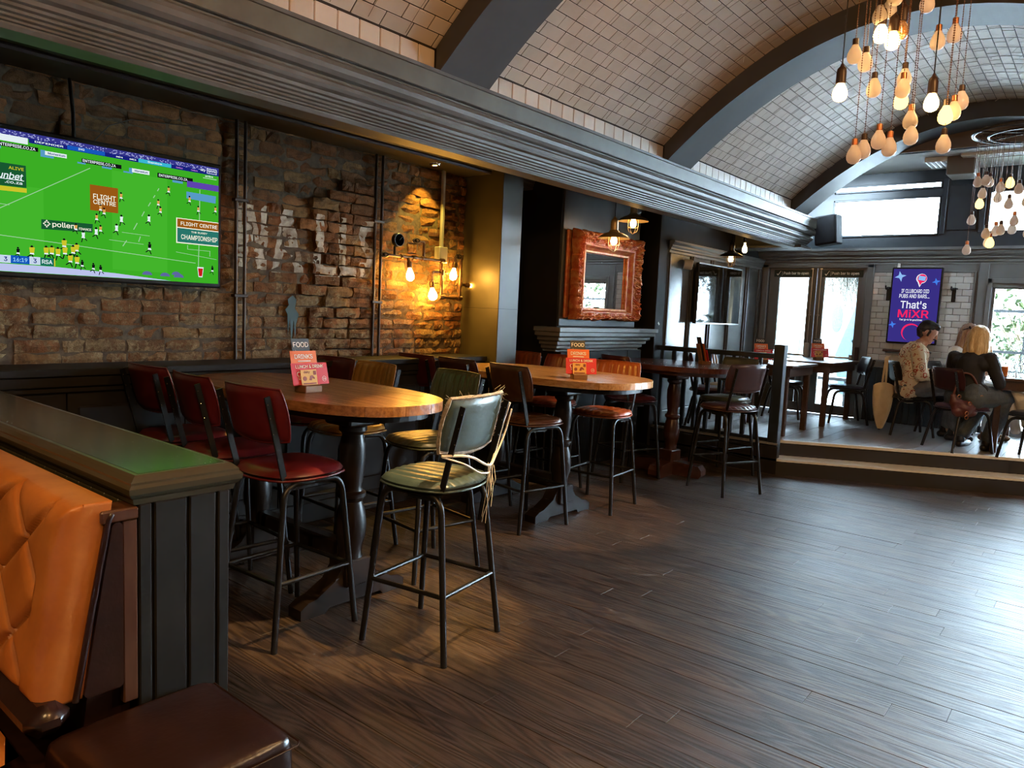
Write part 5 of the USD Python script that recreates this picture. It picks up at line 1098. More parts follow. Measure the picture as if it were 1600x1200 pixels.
# pairs of dark pipes on the bricks
def pipe_pair(label, x, dx):
    t = thing('wall_pipes', label, 'pipes'); 
    for xx in (x, x + dx): obj('pipe', tube([(xx, YW - .035, 1.10), (xx, YW - .035, 2.60)], .011, 8), 'dark_iron', t, smooth=True)
    for z in (1.5, 2.1): obj('clip', cuboid(x - .018, x + dx + .018, YW - .05, YW - .008, z, z + .02, .003), 'dark_iron', t)
pipe_pair('pair of thin dark pipes between the large television and the letter W', 2.535, .060); pipe_pair('pair of thin dark pipes just left of the glowing pipe lamp', 3.66, .062)
obj('cable', tube(rounded([(1.585, YW - .03, 2.60), (1.60, YW - .03, 2.45), (1.60, YW - .04, 2.29)], .02), .010, 6), 'black_metal', None, 'thick black cable dropping from the cornice behind the large television', 'cable', smooth=True)
obj('cable', tube([(1.70, YW - .03, 2.30), (1.78, YW - .03, 2.40), (1.90, YW - .03, 2.46), (2.05, YW - .03, 2.475), (2.28, YW - .04, 2.50)], .003, 5), 'wire', None, 'thin loose wire looping along the bricks above the large television', 'cable', smooth=True)

# fairy lights strung across the vault
def fairy(label, x, y0, y1, seed):
    g = np.random.default_rng(seed); t = thing('fairy_light_string', label, 'fairy lights', group='strings of small lights under the vault'); p, tips = [], []
    for y in np.linspace(y0, y1, 26): p.append((x + g.normal(0, .004), y, zv(y) - .006 - abs(g.normal(0, .003))))
    for q in p[1::3]: d = g.normal(0, .018, 3); d[2] = -abs(d[2]) * .5 - .006; tips.append(tube([q, np.array(q) + d * 1.4], .0020, 4))
    obj('wire', tube(p, .0015, 4), 'fairy_wire', t); obj('bulbs', cat(tips, [ball(np.array(q) + (.006, .006, -.006), .0035, 0) for q in p[2::6]]), 'fairy_tip', t, kind='stuff')
for bay, xs_ in (('middle vault bay', np.arange(3.42, 5.5, .235)), ('far vault bay', np.arange(6.02, 8.5, .225)), ('nearest vault bay', [1.75, 1.98, 2.2, 2.42, 2.66])):
    for i, x in enumerate(xs_): fairy('%s fairy light string from the camera in the %s' % (ORD[i], bay), x, 2.98, .5, 300 + i + int(x * 10))
# speaker on the beam end
sp = thing('loudspeaker', 'black box loudspeaker bracketed to the far end of the beam', 'loudspeaker', (9.46, 2.84, 2.63), -8)
obj('cabinet', moved(cuboid(-.09, .09, -.135, .135, -.175, .175, .012), rot((1, 0, 0), -6)), 'speaker_black', sp); obj('grille', moved(cuboid(-.098, -.088, -.12, .12, -.16, .16, .006), rot((1, 0, 0), -6)), 'black_gloss', sp); obj('bracket', cat(bar((0, .10, .06), (-.02, .26, .10), .03, .03), cuboid(-.05, .02, .20, .24, .06, .14, .004)), 'steel', sp)
# round emergency lamp on the grey panels
em = thing('bulkhead_lamp', 'small round white lamp head on the grey panelled wall', 'wall lamp', (7.72, YT - .03, 2.10)); obj('housing', lathe([(.055, 0), (.058, .02), (.058, .085), (.050, .095)], n=24, axis=(.55, -.83, -.1)), 'white_plastic', em, smooth=40); obj('lens', lathe([(.042, .0965), (.036, .104), (0, .106)], n=20, axis=(.55, -.83, -.1)), 'black_gloss', em, smooth=40)
# air conditioning cassette
ac_ = thing('air_conditioner', 'white ceiling air conditioning cassette above the far bulbs', 'air conditioner'); obj('panel', cuboid(9.25, 9.98, .75, 1.48, 3.345, 3.385, .01), 'white_plastic', ac_); obj('grille', cuboid(9.42, 9.81, .92, 1.31, 3.338, 3.348, .004), 'galvanised', ac_)
for a in (0, 1, 2, 3): obj('vent', cuboid(*[(9.30, 9.38, .95, 1.28), (9.85, 9.93, .95, 1.28), (9.45, 9.78, .79, .87), (9.45, 9.78, 1.36, 1.44)][a], 3.340, 3.347, .003), 'white_ceiling', ac_)
ev = thing('wall_vent', 'white square vent hanging from the brown bulkhead', 'vent'); obj('box', cuboid(9.34, 9.73, 1.62, 1.84, 3.33, 3.382, .006), 'white_plastic', ev); 
for q in range(4): obj('slat', cuboid(9.36, 9.71, 1.645 + q * .048, 1.675 + q * .048, 3.326, 3.334, .002), 'white_ceiling', ev)
# wall hooks either side of the advertising screen
for y, lab in ((2.235, 'black ornate wall hook left of the advertising screen'), (1.53, 'black ornate wall hook right of the advertising screen')):
    t = thing('wall_hook', lab, 'hook', (XF - .016, y, 1.93)); obj('plate', cuboid(-.012, 0, -.022, .022, -.11, .06, .006), 'black_metal', t); obj('hook', cat(tube(rounded([(-.01, 0, .04), (-.07, 0, .05), (-.09, .01, .02), (-.085, .02, .07)], .02), .010, 8), tube([(-.012, -.035, .045), (-.03, 0, .05), (-.012, .035, .045)], .010, 6)), 'black_metal', t, smooth=True)
obj('hanging_ornament', cat(ball((0, 0, 0), .040, 2, (.5, 1, .8)), ball((0, .012, .045), .016, 1)), 'sign_amber', None) if False else None

# ================================================================== PLATFORM FURNITURE
def low_chair(label, x, y, rz, leather='leather_black', group=None, ribs=0):
    return make_chair('dining_chair', label, 'chair', (x, y, ZP), rz, leather, .46, ribs, group, low=True)
def low_table(label, x0, x1, y0, y1, rz=0, top='pale_top', h=.745):
    cx, cy = (x0 + x1) / 2, (y0 + y1) / 2; a, b = (x1 - x0) / 2, (y1 - y0) / 2
    t = thing('dining_table', label, 'table', (cx, cy, ZP), rz)
    obj('table_top', cuboid(-a, a, -b, b, h - .028, h, .008), 'low_table_wood', t)
    obj('apron', cat(cuboid(-a + .05, a - .05, -b + .04, -b + .062, h - .12, h - .028), cuboid(-a + .05, a - .05, b - .062, b - .04, h - .12, h - .028), cuboid(-a + .04, -a + .062, -b + .05, b - .05, h - .12, h - .028), cuboid(a - .062, a - .04, -b + .05, b - .05, h - .12, h - .028)), 'low_table_wood', t)
    for sx in (-1, 1):
        for sy in (-1, 1): obj('leg', cuboid(sx * (a - .085) - .028, sx * (a - .085) + .028, sy * (b - .085) - .028, sy * (b - .085) + .028, 0, h - .028, .004), 'low_table_wood', t)
    return t
low_table('dark wooden dining table in front of the terrace double doors', 8.78, 9.92, 2.46, 3.16)
low_table('dark wooden dining table just behind the railing', 7.62, 8.46, 2.52, 3.30)
low_table('long dark wooden dining table where the seated group is dining', 8.52, 9.75, .02, .92)
low_chair('black dining chair at the tile end of the table by the terrace doors', 9.55, 2.50, 118)
low_chair('black dining chair between the two tables by the terrace doors', 9.35, 3.15, -82)
low_chair('mustard ribbed dining chair showing its top above the railing', 8.02, 3.42, -90, 'leather_mustard', ribs=7)
low_chair('dark red dining chair partly hidden behind the railing', 7.55, 3.36, -70, 'leather_dark_red', ribs=0)
menu('menu holder on the dining table just behind the railing', 7.86, 2.93, ZP + .745, -42)
menu('menu holder on the dining table in front of the terrace doors', 9.38, 2.80, ZP + .745, -50)
low_chair('black dining chair under the man in the printed shirt', 9.18, 1.72, -62)
low_chair('burgundy dining chair with a leather handbag hung on its back', 8.47, 1.12, -42, 'leather_burgundy')
low_chair('black dining chair at the right edge in front of the dining table', 8.42, .50, 70)
low_chair('black dining chair under the woman in the white top', 9.63, 1.42, -104)

# ================================================================== PEOPLE
def rough_body(bones, iters=10, ref=.022):
    """bones: lists of (point, radius) joined by hulls -> one smoothed surface"""
    parts = []
    for bo in bones:
        sph = [m3.Manifold.sphere(r, 14).translate([float(c) for c in p]) for p, r in bo]
        for a, b in zip(sph, sph[1:]): parts.append(m3.Manifold.batch_hull([a, b]))
        if len(sph) == 1: parts.append(sph[0])
    m = m3.Manifold.batch_boolean(parts, m3.OpType.Add).refine_to_length(ref).to_mesh()
    t = trimesh.Trimesh(m.vert_properties[:, :3], m.tri_verts, process=True); trimesh.smoothing.filter_taubin(t, lamb=.5, nu=.52, iterations=iters); return t
def hull_of(*spheres): return m3.Manifold.batch_hull([m3.Manifold.sphere(r, 14).translate([float(c) for c in p]) for p, r in spheres])
def limb_chain(ps): return list(ps)
def hand(wrist, dirn, palm_n, curl=35, s=1.0):
    """palm, four curled fingers and a thumb; dirn: wrist to knuckles, palm_n: out of the palm"""
    d = np.array(dirn, float); d /= np.linalg.norm(d); n = np.array(palm_n, float); n -= d * (n @ d); n /= np.linalg.norm(n); c = np.cross(d, n); w = np.array(wrist, float); B = []
    kn = [w + d * .085 * s + c * o * s for o in (-.030, -.010, .010, .030)]
    for k in kn: B.append([(w + d * .015, .019 * s), (k, .0115 * s)])
    B.append([(kn[0], .0115 * s), (kn[1], .0115 * s), (kn[2], .0115 * s), (kn[3], .0115 * s)])
    for k, L in zip(kn, (.070, .080, .075, .058)):
        p, a = k, 0.0; ch = [(p, .0095 * s)]
        for f_, cu in ((.45, curl), (.32, curl), (.23, curl * .7)):
            a += math.radians(cu); p = p + (d * math.cos(a) + n * math.sin(a)) * L * f_ * s; ch.append((p, .0085 * s))
        B.append(ch)
    b0 = w + d * .03 * s - c * .022 * s; b1 = b0 + (d * .5 - c * .7 + n * .4) * .045 * s; b2 = b1 + (d * .8 - c * .2 + n * .5) * .032 * s
    B.append([(b0, .014 * s), (b1, .0105 * s), (b2, .009 * s)]); return B
def head_bones(c, fwd, up=(0, 0, 1), s=1.0):
    c = np.array(c, float); f_ = np.array(fwd, float); f_ /= np.linalg.norm(f_); u = np.array(up, float); u -= f_ * (u @ f_) * 0; u /= np.linalg.norm(u); f_ = f_ - u * (f_ @ u) * 0
    r = np.cross(f_, u); r /= np.linalg.norm(r); u = np.cross(r, f_)
    P = lambda a, b, q: c + (f_ * a + r * b + u * q) * s
    B = [[(P(-.015, 0, .035), .082 * s), (P(.025, 0, .03), .072 * s)], [(P(.02, 0, -.0), .066 * s), (P(.055, 0, -.075), .032 * s)], [(P(.015, .035, -.055), .032 * s), (P(.06, .0, -.088), .024 * s)], [(P(.015, -.035, -.055), .032 * s), (P(.06, .0, -.088), .024 * s)],
         [(P(.088, 0, .018), .010 * s), (P(.108, 0, -.022), .0125 * s)], [(P(.085, -.010, -.028), .010 * s), (P(.085, .010, -.028), .010 * s)], [(P(.078, -.018, -.052), .009 * s), (P(.088, 0, -.052), .0095 * s), (P(.078, .018, -.052), .009 * s)],
         [(P(.072, -.04, .028), .012 * s), (P(.086, -.012, .030), .009 * s)], [(P(.072, .04, .028), .012 * s), (P(.086, .012, .030), .009 * s)]]
    for b in (-1, 1): B.append([(P(-.012, b * .078, .018), .014 * s), (P(-.016, b * .086, .0), .012 * s), (P(-.008, b * .080, -.022), .009 * s)])
    return B, P
def fig(label, name='person'): return thing(name, label, 'person')
def face_bits(t, P, s, hairc):
    for b in (-1, 1):
        obj('eye', ball(P(.079, b * .029, .008), .0105 * s, 1), 'ceramic', t); obj('brow', tube([P(.083, b * .014, .027), P(.085, b * .030, .031), P(.072, b * .047, .025)], .0045 * s, 5), hairc, t)
        obj('pupil', ball(P(.0875, b * .030, .007), .0048 * s, 1), 'black_gloss', t)

# ---- man in the printed shirt, looking down at his telephone
mt = fig('seated man with dark hair and moustache in a cream printed shirt, holding a telephone')
FX = np.array([.20, -.980, 0.0]); SX = np.array([-.980, -.20, 0.0])      # facing, his right-hand side
hip = np.array([9.13, 1.72, .865])
M = lambda f_, s_, z: hip + FX * f_ + SX * s_ + (0, 0, z)
neck = M(.055, 0, .47); hd = M(.115, 0, .585)
hb, HP = head_bones(hd, FX * .93 + np.array([0, 0, -.36]), (0, 0, 1), 1.0)
shl, shr, ell, elr = M(.03, -.185, .40), M(.03, .185, .40), M(.09, -.235, .13), M(.09, .235, .13)
wl_, wr_ = M(.33, -.075, .135), M(.34, .085, .13)
knl, knr, anl, anr = M(.43, -.11, .02), M(.43, .11, .02), M(.40, -.12, -.46), M(.46, .12, -.46)
torso = [[(M(0, 0, .02), .135), (M(.0, 0, .18), .128), (M(.01, 0, .33), .135)], [(M(.01, -.10, .34), .085), (M(.01, .10, .34), .085)], [(M(0, -.07, .0), .115), (M(0, .07, .0), .115)], [(M(.02, -.15, .385), .062), (neck, .052), (M(.02, .15, .385), .062)]]
hand_l, hand_r = hand(wl_, FX * .9 + SX * .3, (0, 0, 1), 30), hand(wr_, FX * .9 - SX * .35, (0, 0, 1), 34)
bones = torso + [[(neck - (0, 0, .04), .056), (hd - (0, 0, .05), .053)]] + hb + [[(shl, .058), (ell, .044), (wl_, .028)], [(shr, .058), (elr, .044), (wr_, .028)]] + hand_l + hand_r + [[(M(.02, -.08, .01), .095), (knl, .062), (anl, .042)], [(M(.02, .08, .01), .095), (knr, .062), (anr, .042)]]
obj('body', rough_body(bones, 8, .016), 'skin', mt, smooth=True)
face_bits(mt, HP, 1.0, 'hair_black')
obj('moustache', tube([HP(.083, -.028, -.042), HP(.098, -.008, -.035), HP(.098, .008, -.035), HP(.083, .028, -.042)], .007, 6), 'hair_black', mt)
hairm = m3.Manifold.batch_boolean([hull_of((HP(-.025, 0, .052), .088), (HP(.035, 0, .075), .058)), hull_of((HP(-.055, 0, .02), .062), (HP(-.05, 0, -.03), .045)), hull_of((HP(.055, .02, .085), .040), (HP(.02, -.03, .085), .05)), hull_of((HP(.015, .076, .03), .013), (HP(.012, .076, -.02), .010)), hull_of((HP(.015, -.076, .03), .013), (HP(.012, -.076, -.02), .010))], m3.OpType.Add).refine_to_length(.014).to_mesh()
hm = trimesh.Trimesh(hairm.vert_properties[:, :3], hairm.tri_verts); hm.vertices += hm.vertex_normals * ((meshkit.noise(hm.vertices * 60, 2) - .5) * .012)[:, None]; trimesh.smoothing.filter_taubin(hm, iterations=4); obj('hair', hm, 'hair_black', mt, smooth=True)
# shirt: cream with scattered printed badges
usd_n = {'g': ('texture_coordinate', {}), 'v': ('voronoi_texture', dict(scale=7.5, randomness=.85)), 'r': ('rgb_ramp', {'interpolate': False, 'ramp': [(0, (.76, .65, .46)), (.16, (.10, .07, .05)), (.20, (.76, .65, .46)), (.30, (.76, .65, .46)), (.33, (.45, .08, .04)), (.36, (.76, .65, .46))]}), 'n': ('noise_texture', dict(scale=26, detail=2)),
         'h': ('hsv', dict(saturation=1.0)), 'r2': ('rgb_ramp', {'interpolate': False, 'ramp': [(0, (.76, .65, .46)), (.60, (.40, .10, .05)), (.66, (.76, .65, .46)), (.74, (.62, .42, .06)), (.80, (.76, .65, .46))]}), 'mx': ('mix', dict(mix_type='darken', fac=1.0)), 'p': ('principled_bsdf', dict(roughness=.8))}
MAT['printed_shirt'] = usdkit.material(stage, f'{LOOKS}/printed_shirt', {k: v for k, v in usd_n.items() if k != 'h'}, [('g.object', 'v.vector'), ('v.distance', 'r.fac'), ('g.object', 'n.vector'), ('n.fac', 'r2.fac'), ('r.color', 'mx.color1'), ('r2.color', 'mx.color2'), ('mx.color', 'p.base_color')], surface='p.BSDF')
shirt = [[(M(-.01, 0, -.06), .150), (M(.0, 0, .18), .150), (M(.01, 0, .335), .150)], [(M(.01, -.11, .34), .095), (M(.01, .11, .34), .095)], [(M(-.01, -.08, -.05), .128), (M(-.01, .08, -.05), .128), (M(0, .085, .2), .12), (M(0, -.085, .2), .12)], [(M(.02, -.16, .385), .074), (M(.025, 0, .43), .070), (M(.02, .16, .385), .074)], [(shl, .078), (ell, .066), (ell * .35 + wl_ * .65, .050)], [(shr, .078), (elr, .066), (elr * .35 + wr_ * .65, .050)]]
sm = rough_body(shirt, 6, .022); sm.vertices += sm.vertex_normals * ((meshkit.fbm(sm.vertices * 9, 3, 4) - .5) * .030)[:, None]; obj('shirt', sm, 'printed_shirt', mt, smooth=True)
obj('collar', tube([M(.10, -.03, .43), M(.05, -.075, .455), M(-.02, -.06, .465), M(-.035, 0, .47), M(-.02, .06, .465), M(.05, .075, .455), M(.10, .03, .43)], .018, 6), 'printed_shirt', mt, smooth=True)
tr = [[(M(-.02, -.08, -.02), .125), (knl, .082), (anl + (0, 0, .05), .062)], [(M(-.02, .08, -.02), .125), (knr, .082), (anr + (0, 0, .05), .062)], [(M(-.01, -.09, .0), .12), (M(-.01, .09, .0), .12)]]
tm = rough_body(tr, 6, .024); tm.vertices += tm.vertex_normals * ((meshkit.fbm(tm.vertices * 10, 3, 6) - .5) * .025)[:, None]; obj('trousers', tm, 'grey_trouser', mt, smooth=True)
def shoe(a, f_, m_, t, L=.25):
    f_ = np.array(f_, float); f_ /= np.linalg.norm(f_); z0 = ZP + .035; q = np.array([a[0], a[1], z0]); obj('shoe', rough_body([[(q - f_ * .06, .036), (q + f_ * .05, .038), (q + f_ * (L - .10), .030)], [(q - f_ * .03 + (0, 0, .04), .042), (q - f_ * .02 + (0, 0, .09), .040)]], 5, .016), m_, t, smooth=True)
shoe(anl, FX, 'shoe_black', mt); shoe(anr, FX, 'shoe_black', mt)
ph = moved(cuboid(-.036, .036, -.075, .075, -.004, .004, .004), trimesh.transformations.translation_matrix(M(.435, 0, .165)) @ rot((0, 0, 1), -17) @ rot((1, 0, 0), 35)); obj('telephone', ph, 'phone_black', None, 'black telephone held up by the man in the printed shirt', 'telephone')

# ---- blonde woman seen from behind in a black jumper and jeans
wt = fig('seated blonde woman seen from behind in a black jumper and blue jeans')
FW = np.array([.80, -.60, 0.0]); SW = np.array([-.60, -.80, 0.0]); FT = np.array([.95, -.30, 0.0]); ST_ = np.array([-.30, -.95, 0.0])
hip2 = np.array([8.46, 1.08, .855])
W = lambda f_, s_, z: hip2 + FW * f_ + SW * s_ + (0, 0, z)
T_ = lambda f_, s_, z: hip2 + FT * f_ + ST_ * s_ + (0, 0, z)
hd2 = T_(.10, .0, .565); hb2, HW = head_bones(hd2, np.array([.93, .22, -.12]), (0, 0, 1), .97)
s2l, s2r, e2l, e2r, w2l, w2r = T_(.02, -.165, .375), T_(.02, .165, .375), T_(.12, -.22, .13), T_(.10, .235, .14), T_(.34, -.12, .19), T_(.34, .13, .20)
k2l, k2r, a2l, a2r = W(.40, -.13, .01), W(.42, .07, .01), W(.20, -.20, -.46), W(.27, .05, -.46)
bones = [[(T_(0, 0, .02), .125), (T_(.0, 0, .17), .108), (T_(.01, 0, .31), .118)], [(T_(.01, -.09, .32), .072), (T_(.01, .09, .32), .072)], [(W(0, -.08, .0), .12), (W(0, .08, .0), .12)], [(T_(.03, 0, .36), .052), (hd2 - (0, 0, .05), .048)]] + hb2 + \
    [[(s2l, .050), (e2l, .038), (w2l, .025)], [(s2r, .050), (e2r, .038), (w2r, .025)]] + hand(w2l, FT, (0, 0, -1), 25, .9) + hand(w2r, FT, (0, 0, -1), 25, .9) + [[(W(.02, -.08, 0), .10), (k2l, .060), (a2l, .040)], [(W(.02, .08, 0), .10), (k2r, .060), (a2r, .040)]]
obj('body', rough_body(bones, 8, .017), 'skin_pale', wt, smooth=True); face_bits(wt, HW, .97, 'hair_blonde')
jm = rough_body([[(T_(-.005, 0, .06), .135), (T_(.0, 0, .18), .122), (T_(.01, 0, .31), .132)], [(T_(.01, -.10, .325), .085), (T_(.01, .10, .325), .085)], [(T_(.02, -.13, .365), .060), (T_(.02, .13, .365), .060)], [(T_(0, -.07, .05), .115), (T_(0, .07, .05), .115)], [(s2l, .066), (e2l, .056), (w2l, .038)], [(s2r, .066), (e2r, .056), (w2r, .038)]], 6, .022)
jm.vertices += jm.vertex_normals * ((meshkit.fbm(jm.vertices * 9, 3, 14) - .5) * .022)[:, None]; obj('jumper', jm, 'black_knit', wt, smooth=True)
jn = rough_body([[(W(-.02, -.085, -.01), .128), (k2l, .082), (a2l + (0, 0, .06), .075)], [(W(-.02, .085, -.01), .128), (k2r, .082), (a2r + (0, 0, .06), .075)], [(W(-.02, -.085, .03), .12), (W(-.02, .085, .03), .12)]], 6, .024)
jn.vertices += jn.vertex_normals * ((meshkit.fbm(jn.vertices * 10, 3, 16) - .5) * .022)[:, None]; obj('jeans', jn, 'denim', wt, smooth=True)
shoe(a2l, FW + (0, .3, 0), 'shoe_black', wt, .22); shoe(a2r, FW, 'shoe_black', wt, .22)
def long_hair(P, s, length, seed, spread=.105):
    g = np.random.default_rng(seed); hm = m3.Manifold.batch_boolean([hull_of((P(-.03, 0, .045), .092 * s), (P(.03, 0, .07), .062 * s)), hull_of((P(-.05, -.035, .03), .062 * s), (P(-.065, -.05, -length * .6), .050 * s), (P(-.06, -.055, -length), .026 * s)), hull_of((P(-.05, .035, .03), .062 * s), (P(-.065, .05, -length * .6), .050 * s), (P(-.06, .055, -length), .026 * s)), hull_of((P(-.06, 0, .0), .068 * s), (P(-.085, 0, -length * .6), .050 * s), (P(-.085, 0, -length * 1.05), .028 * s)), hull_of((P(.01, .075, .04), .026 * s), (P(.0, spread, -length * .7), .030 * s)), hull_of((P(.01, -.075, .04), .026 * s), (P(.0, -spread, -length * .7), .030 * s))], m3.OpType.Add).refine_to_length(.014).to_mesh()
    t = trimesh.Trimesh(hm.vert_properties[:, :3], hm.tri_verts); trimesh.smoothing.filter_taubin(t, iterations=6); q = t.vertices.copy(); t.vertices += t.vertex_normals * ((meshkit.fbm(q * (55, 55, 7), 2, seed) - .5) * .022)[:, None]; return t
obj('hair', long_hair(HW, .97, .21, 21), 'hair_blonde', wt, smooth=True)

# ---- woman in a white top opposite, sunglasses pushed up into her hair
vt = fig('seated woman in a white T-shirt with long brown hair, half hidden behind the blonde woman')
FV = np.array([-.25, -.968, 0.0]); SV = np.array([-.968, .25, 0.0]); hip3 = np.array([9.62, 1.34, .865])
Vp = lambda f_, s_, z: hip3 + FV * f_ + SV * s_ + (0, 0, z)
hd3 = Vp(.10, .05, .575); hb3, HV = head_bones(hd3, np.array([-.75, -.62, -.18]), (0, 0, 1), .97)
s3l, s3r, e3l, e3r, w3l, w3r = Vp(.02, -.17, .385), Vp(.02, .17, .385), Vp(.10, -.22, .14), Vp(.10, .24, .14), Vp(.34, -.10, .19), Vp(.33, .12, .19)
bones = [[(Vp(0, 0, .02), .125), (Vp(0, 0, .17), .112), (Vp(.01, 0, .31), .12)], [(Vp(.01, -.09, .32), .075), (Vp(.01, .09, .32), .075)], [(Vp(0, -.08, 0), .12), (Vp(0, .08, 0), .12)], [(Vp(.03, 0, .36), .052), (hd3 - (0, 0, .05), .048)]] + hb3 + [[(s3l, .052), (e3l, .042), (w3l, .027)], [(s3r, .052), (e3r, .044), (w3r, .027)]] + hand(w3l, FV, (0, 0, -1), 25, .9) + hand(w3r, FV, (0, 0, -1), 25, .9) + [[(Vp(.02, -.08, 0), .10), (Vp(.42, -.10, .0), .06), (Vp(.40, -.10, -.47), .04)], [(Vp(.02, .08, 0), .10), (Vp(.42, .10, .0), .06), (Vp(.40, .10, -.47), .04)]]
obj('body', rough_body(bones, 8, .018), 'skin_pale', vt, smooth=True); face_bits(vt, HV, .97, 'hair_brown')
tm = rough_body([[(Vp(-.005, 0, .0), .145), (Vp(0, 0, .18), .132), (Vp(.01, 0, .32), .138)], [(Vp(.01, -.10, .33), .09), (Vp(.01, .10, .33), .09)], [(Vp(0, -.07, .03), .125), (Vp(0, .07, .03), .125)], [(s3l, .078), (s3l * .35 + e3l * .65, .072)], [(s3r, .078), (s3r * .35 + e3r * .65, .072)]], 6, .022); tm.vertices += tm.vertex_normals * ((meshkit.fbm(tm.vertices * 9, 3, 24) - .5) * .025)[:, None]
obj('shirt', tm, 'white_cotton', vt, smooth=True); obj('hair', long_hair(HV, .97, .22, 31, .095), 'hair_brown', vt, smooth=True)
obj('trousers', rough_body([[(Vp(-.01, -.08, 0), .122), (Vp(.42, -.10, .0), .08), (Vp(.40, -.10, -.42), .07)], [(Vp(-.01, .08, 0), .122), (Vp(.42, .10, .0), .08), (Vp(.40, .10, -.42), .07)]], 5, .026), 'white_cotton', vt, smooth=True)
shoe(Vp(.40, -.10, 0), FV, 'shoe_tan', vt, .22); shoe(Vp(.40, .10, 0), FV, 'shoe_tan', vt, .22)
obj('sunglasses', cat([lathe([(.030, 0), (.032, .004), (0, .006)], HV(.055, b * .034, .098), 14, HV(.3, b * .02, .5) - HV(0, 0, 0)) for b in (-1, 1)] + [tube([HV(.05, b * .066, .095), HV(-.03, b * .082, .06)], .004, 5) for b in (-1, 1)]), 'black_gloss', None, 'dark sunglasses pushed up on the head of the woman in white', 'sunglasses')

# ---- bags
tb = thing('tote_bag', 'cream canvas tote bag hanging from the back of the chair of the man', 'bag', (8.985, 1.955, 0))
n_, V, f = 14, [], []
for i in range(n_ + 1):
    q = i / n_; z = .86 - .50 * q; w = .118 * (1 - .78 * q ** 2.6) + .006; d = .045 * math.sin(math.pi * min(1, q * .9 + .12)) + .006
    for k in range(16):
        a = 2 * math.pi * k / 16; V.append((d * math.cos(a) * (1 + .25 * math.sin(3 * a + 4 * q)), w * .92 * math.sin(a), z + .02 * math.cos(2 * a) * (1 - q)))
for i in range(n_):
    for k in range(16): a, b = i * 16 + k, i * 16 + (k + 1) % 16; f += [(a, b, b + 16), (a, b + 16, a + 16)]
V += [(0, 0, .85), (0, 0, .355)]; m_ = len(V)
for k in range(16): f += [(m_ - 2, (k + 1) % 16, k), (m_ - 1, n_ * 16 + k, n_ * 16 + (k + 1) % 16)]
obj('bag_body', moved(trimesh.Trimesh(np.array(V), f, process=False), rot((0, 0, 1), 35)), 'canvas_beige', tb, smooth=60)
for s_ in (-1, 1): obj('strap', cat([bar(a, b, .022, .004, (1, 0, 0)) for a, b in zip([(.0, s_ * .018, .86), (.01, s_ * .012, 1.02), (.02, s_ * .008, 1.155)], [(.01, s_ * .012, 1.02), (.02, s_ * .008, 1.155), (.075, s_ * .006, 1.17)])]), 'canvas_beige', tb)
hb_ = thing('handbag', 'reddish brown slouchy leather handbag with chain links on the burgundy chair', 'bag', (8.275, 1.07, 0), 45)
bm = rough_body([[((0, -.105, .80), .050), ((0, 0, .735), .078), ((0, .105, .80), .050)], [((0, -.075, .72), .058), ((0, .075, .72), .058)], [((0, -.125, .86), .030), ((0, -.09, .76), .05)], [((0, .125, .86), .030), ((0, .09, .76), .05)]], 6, .016); bm.vertices[:, 0] *= .75; bm.vertices += bm.vertex_normals * ((meshkit.fbm(bm.vertices * 16, 3, 8) - .5) * .022)[:, None]
obj('bag_body', bm, 'bag_leather', hb_, smooth=True); obj('strap', tube(rounded([(0, -.13, .87), (0, -.10, 1.0), (.03, -.05, 1.085), (.05, .04, 1.085), (0, .10, 1.0), (0, .13, .87)], .05), .011, 8), 'bag_leather', hb_, smooth=True)
obj('ring', cat([tube([(-.065, y + .017 * math.cos(a), z + .017 * math.sin(a)) for a in np.linspace(0, 2 * np.pi, 14, False)], .004, 5, True) for y, z in ((-.115, .865), (.115, .865), (.0, .80), (.02, .705), (.02, .665))]), 'copper_cap', hb_)
# white form standing in for the trousered legs of a hidden diner
leg_form = rough_body([[((8.66, .70, .93), .05), ((8.68, .62, .80), .07), ((8.70, .58, .62), .055)], [((8.74, .80, .90), .04), ((8.74, .72, .72), .06), ((8.73, .68, .55), .045)]], 5, .022); leg_form.vertices += leg_form.vertex_normals * ((meshkit.fbm(leg_form.vertices * 12, 3, 9) - .5) * .05)[:, None]
obj('legs_stand_in', leg_form, 'white_cotton', None, 'white form standing in for trousered legs below the edge of the dining table', 'cloth', smooth=True)

# ---- things on the dining table
TZ = ZP + .7455
def tumbler(label, x, y, h=.12, r=.034, fill=None, group=None):
    t = thing('tumbler', label, 'glass', (x, y, TZ), 0, group); obj('glass', lathe([(r * .82, 0), (r, h), (r - .002, h), (r * .82 - .002, .008), (0, .008)], n=20), 'glass_clear', t, smooth=40)
    if fill: obj('drink', lathe([(r * .80 - .001, .009), (r * .9, h * .7), (0, h * .7)], n=18), fill, t, smooth=40)
tumbler('orange drink in a glass beside the blonde woman', 8.66, .82, .15, .036, 'orange_drink')
for i, (x, y) in enumerate(sorted([(8.75, .70), (8.95, .78), (8.85, .55), (9.05, .62)], key=lambda q: seen_x((*q, 1.1)))): tumbler('clear glass tumbler, %s from the left on the long dining table' % ORD[i], x, y, .13, .036, None, 'clear tumblers on the long dining table')
for i, (x, y) in enumerate([(8.68, .62), (9.2, .75)]):
    t = thing('wine_glass', ['tall stemmed wine glass near the front corner of the long dining table', 'tall stemmed wine glass farther back on the long dining table'][i], 'glass', (x, y, TZ), 0, 'wine glasses on the long dining table'); obj('glass', lathe([(.032, 0), (.030, .004), (.005, .008), (.004, .09), (.02, .105), (.040, .14), (.042, .175), (.034, .215), (.033, .215), (.040, .175), (.038, .142), (.018, .108), (0, .104)], n=22), 'glass_clear', t, smooth=40)
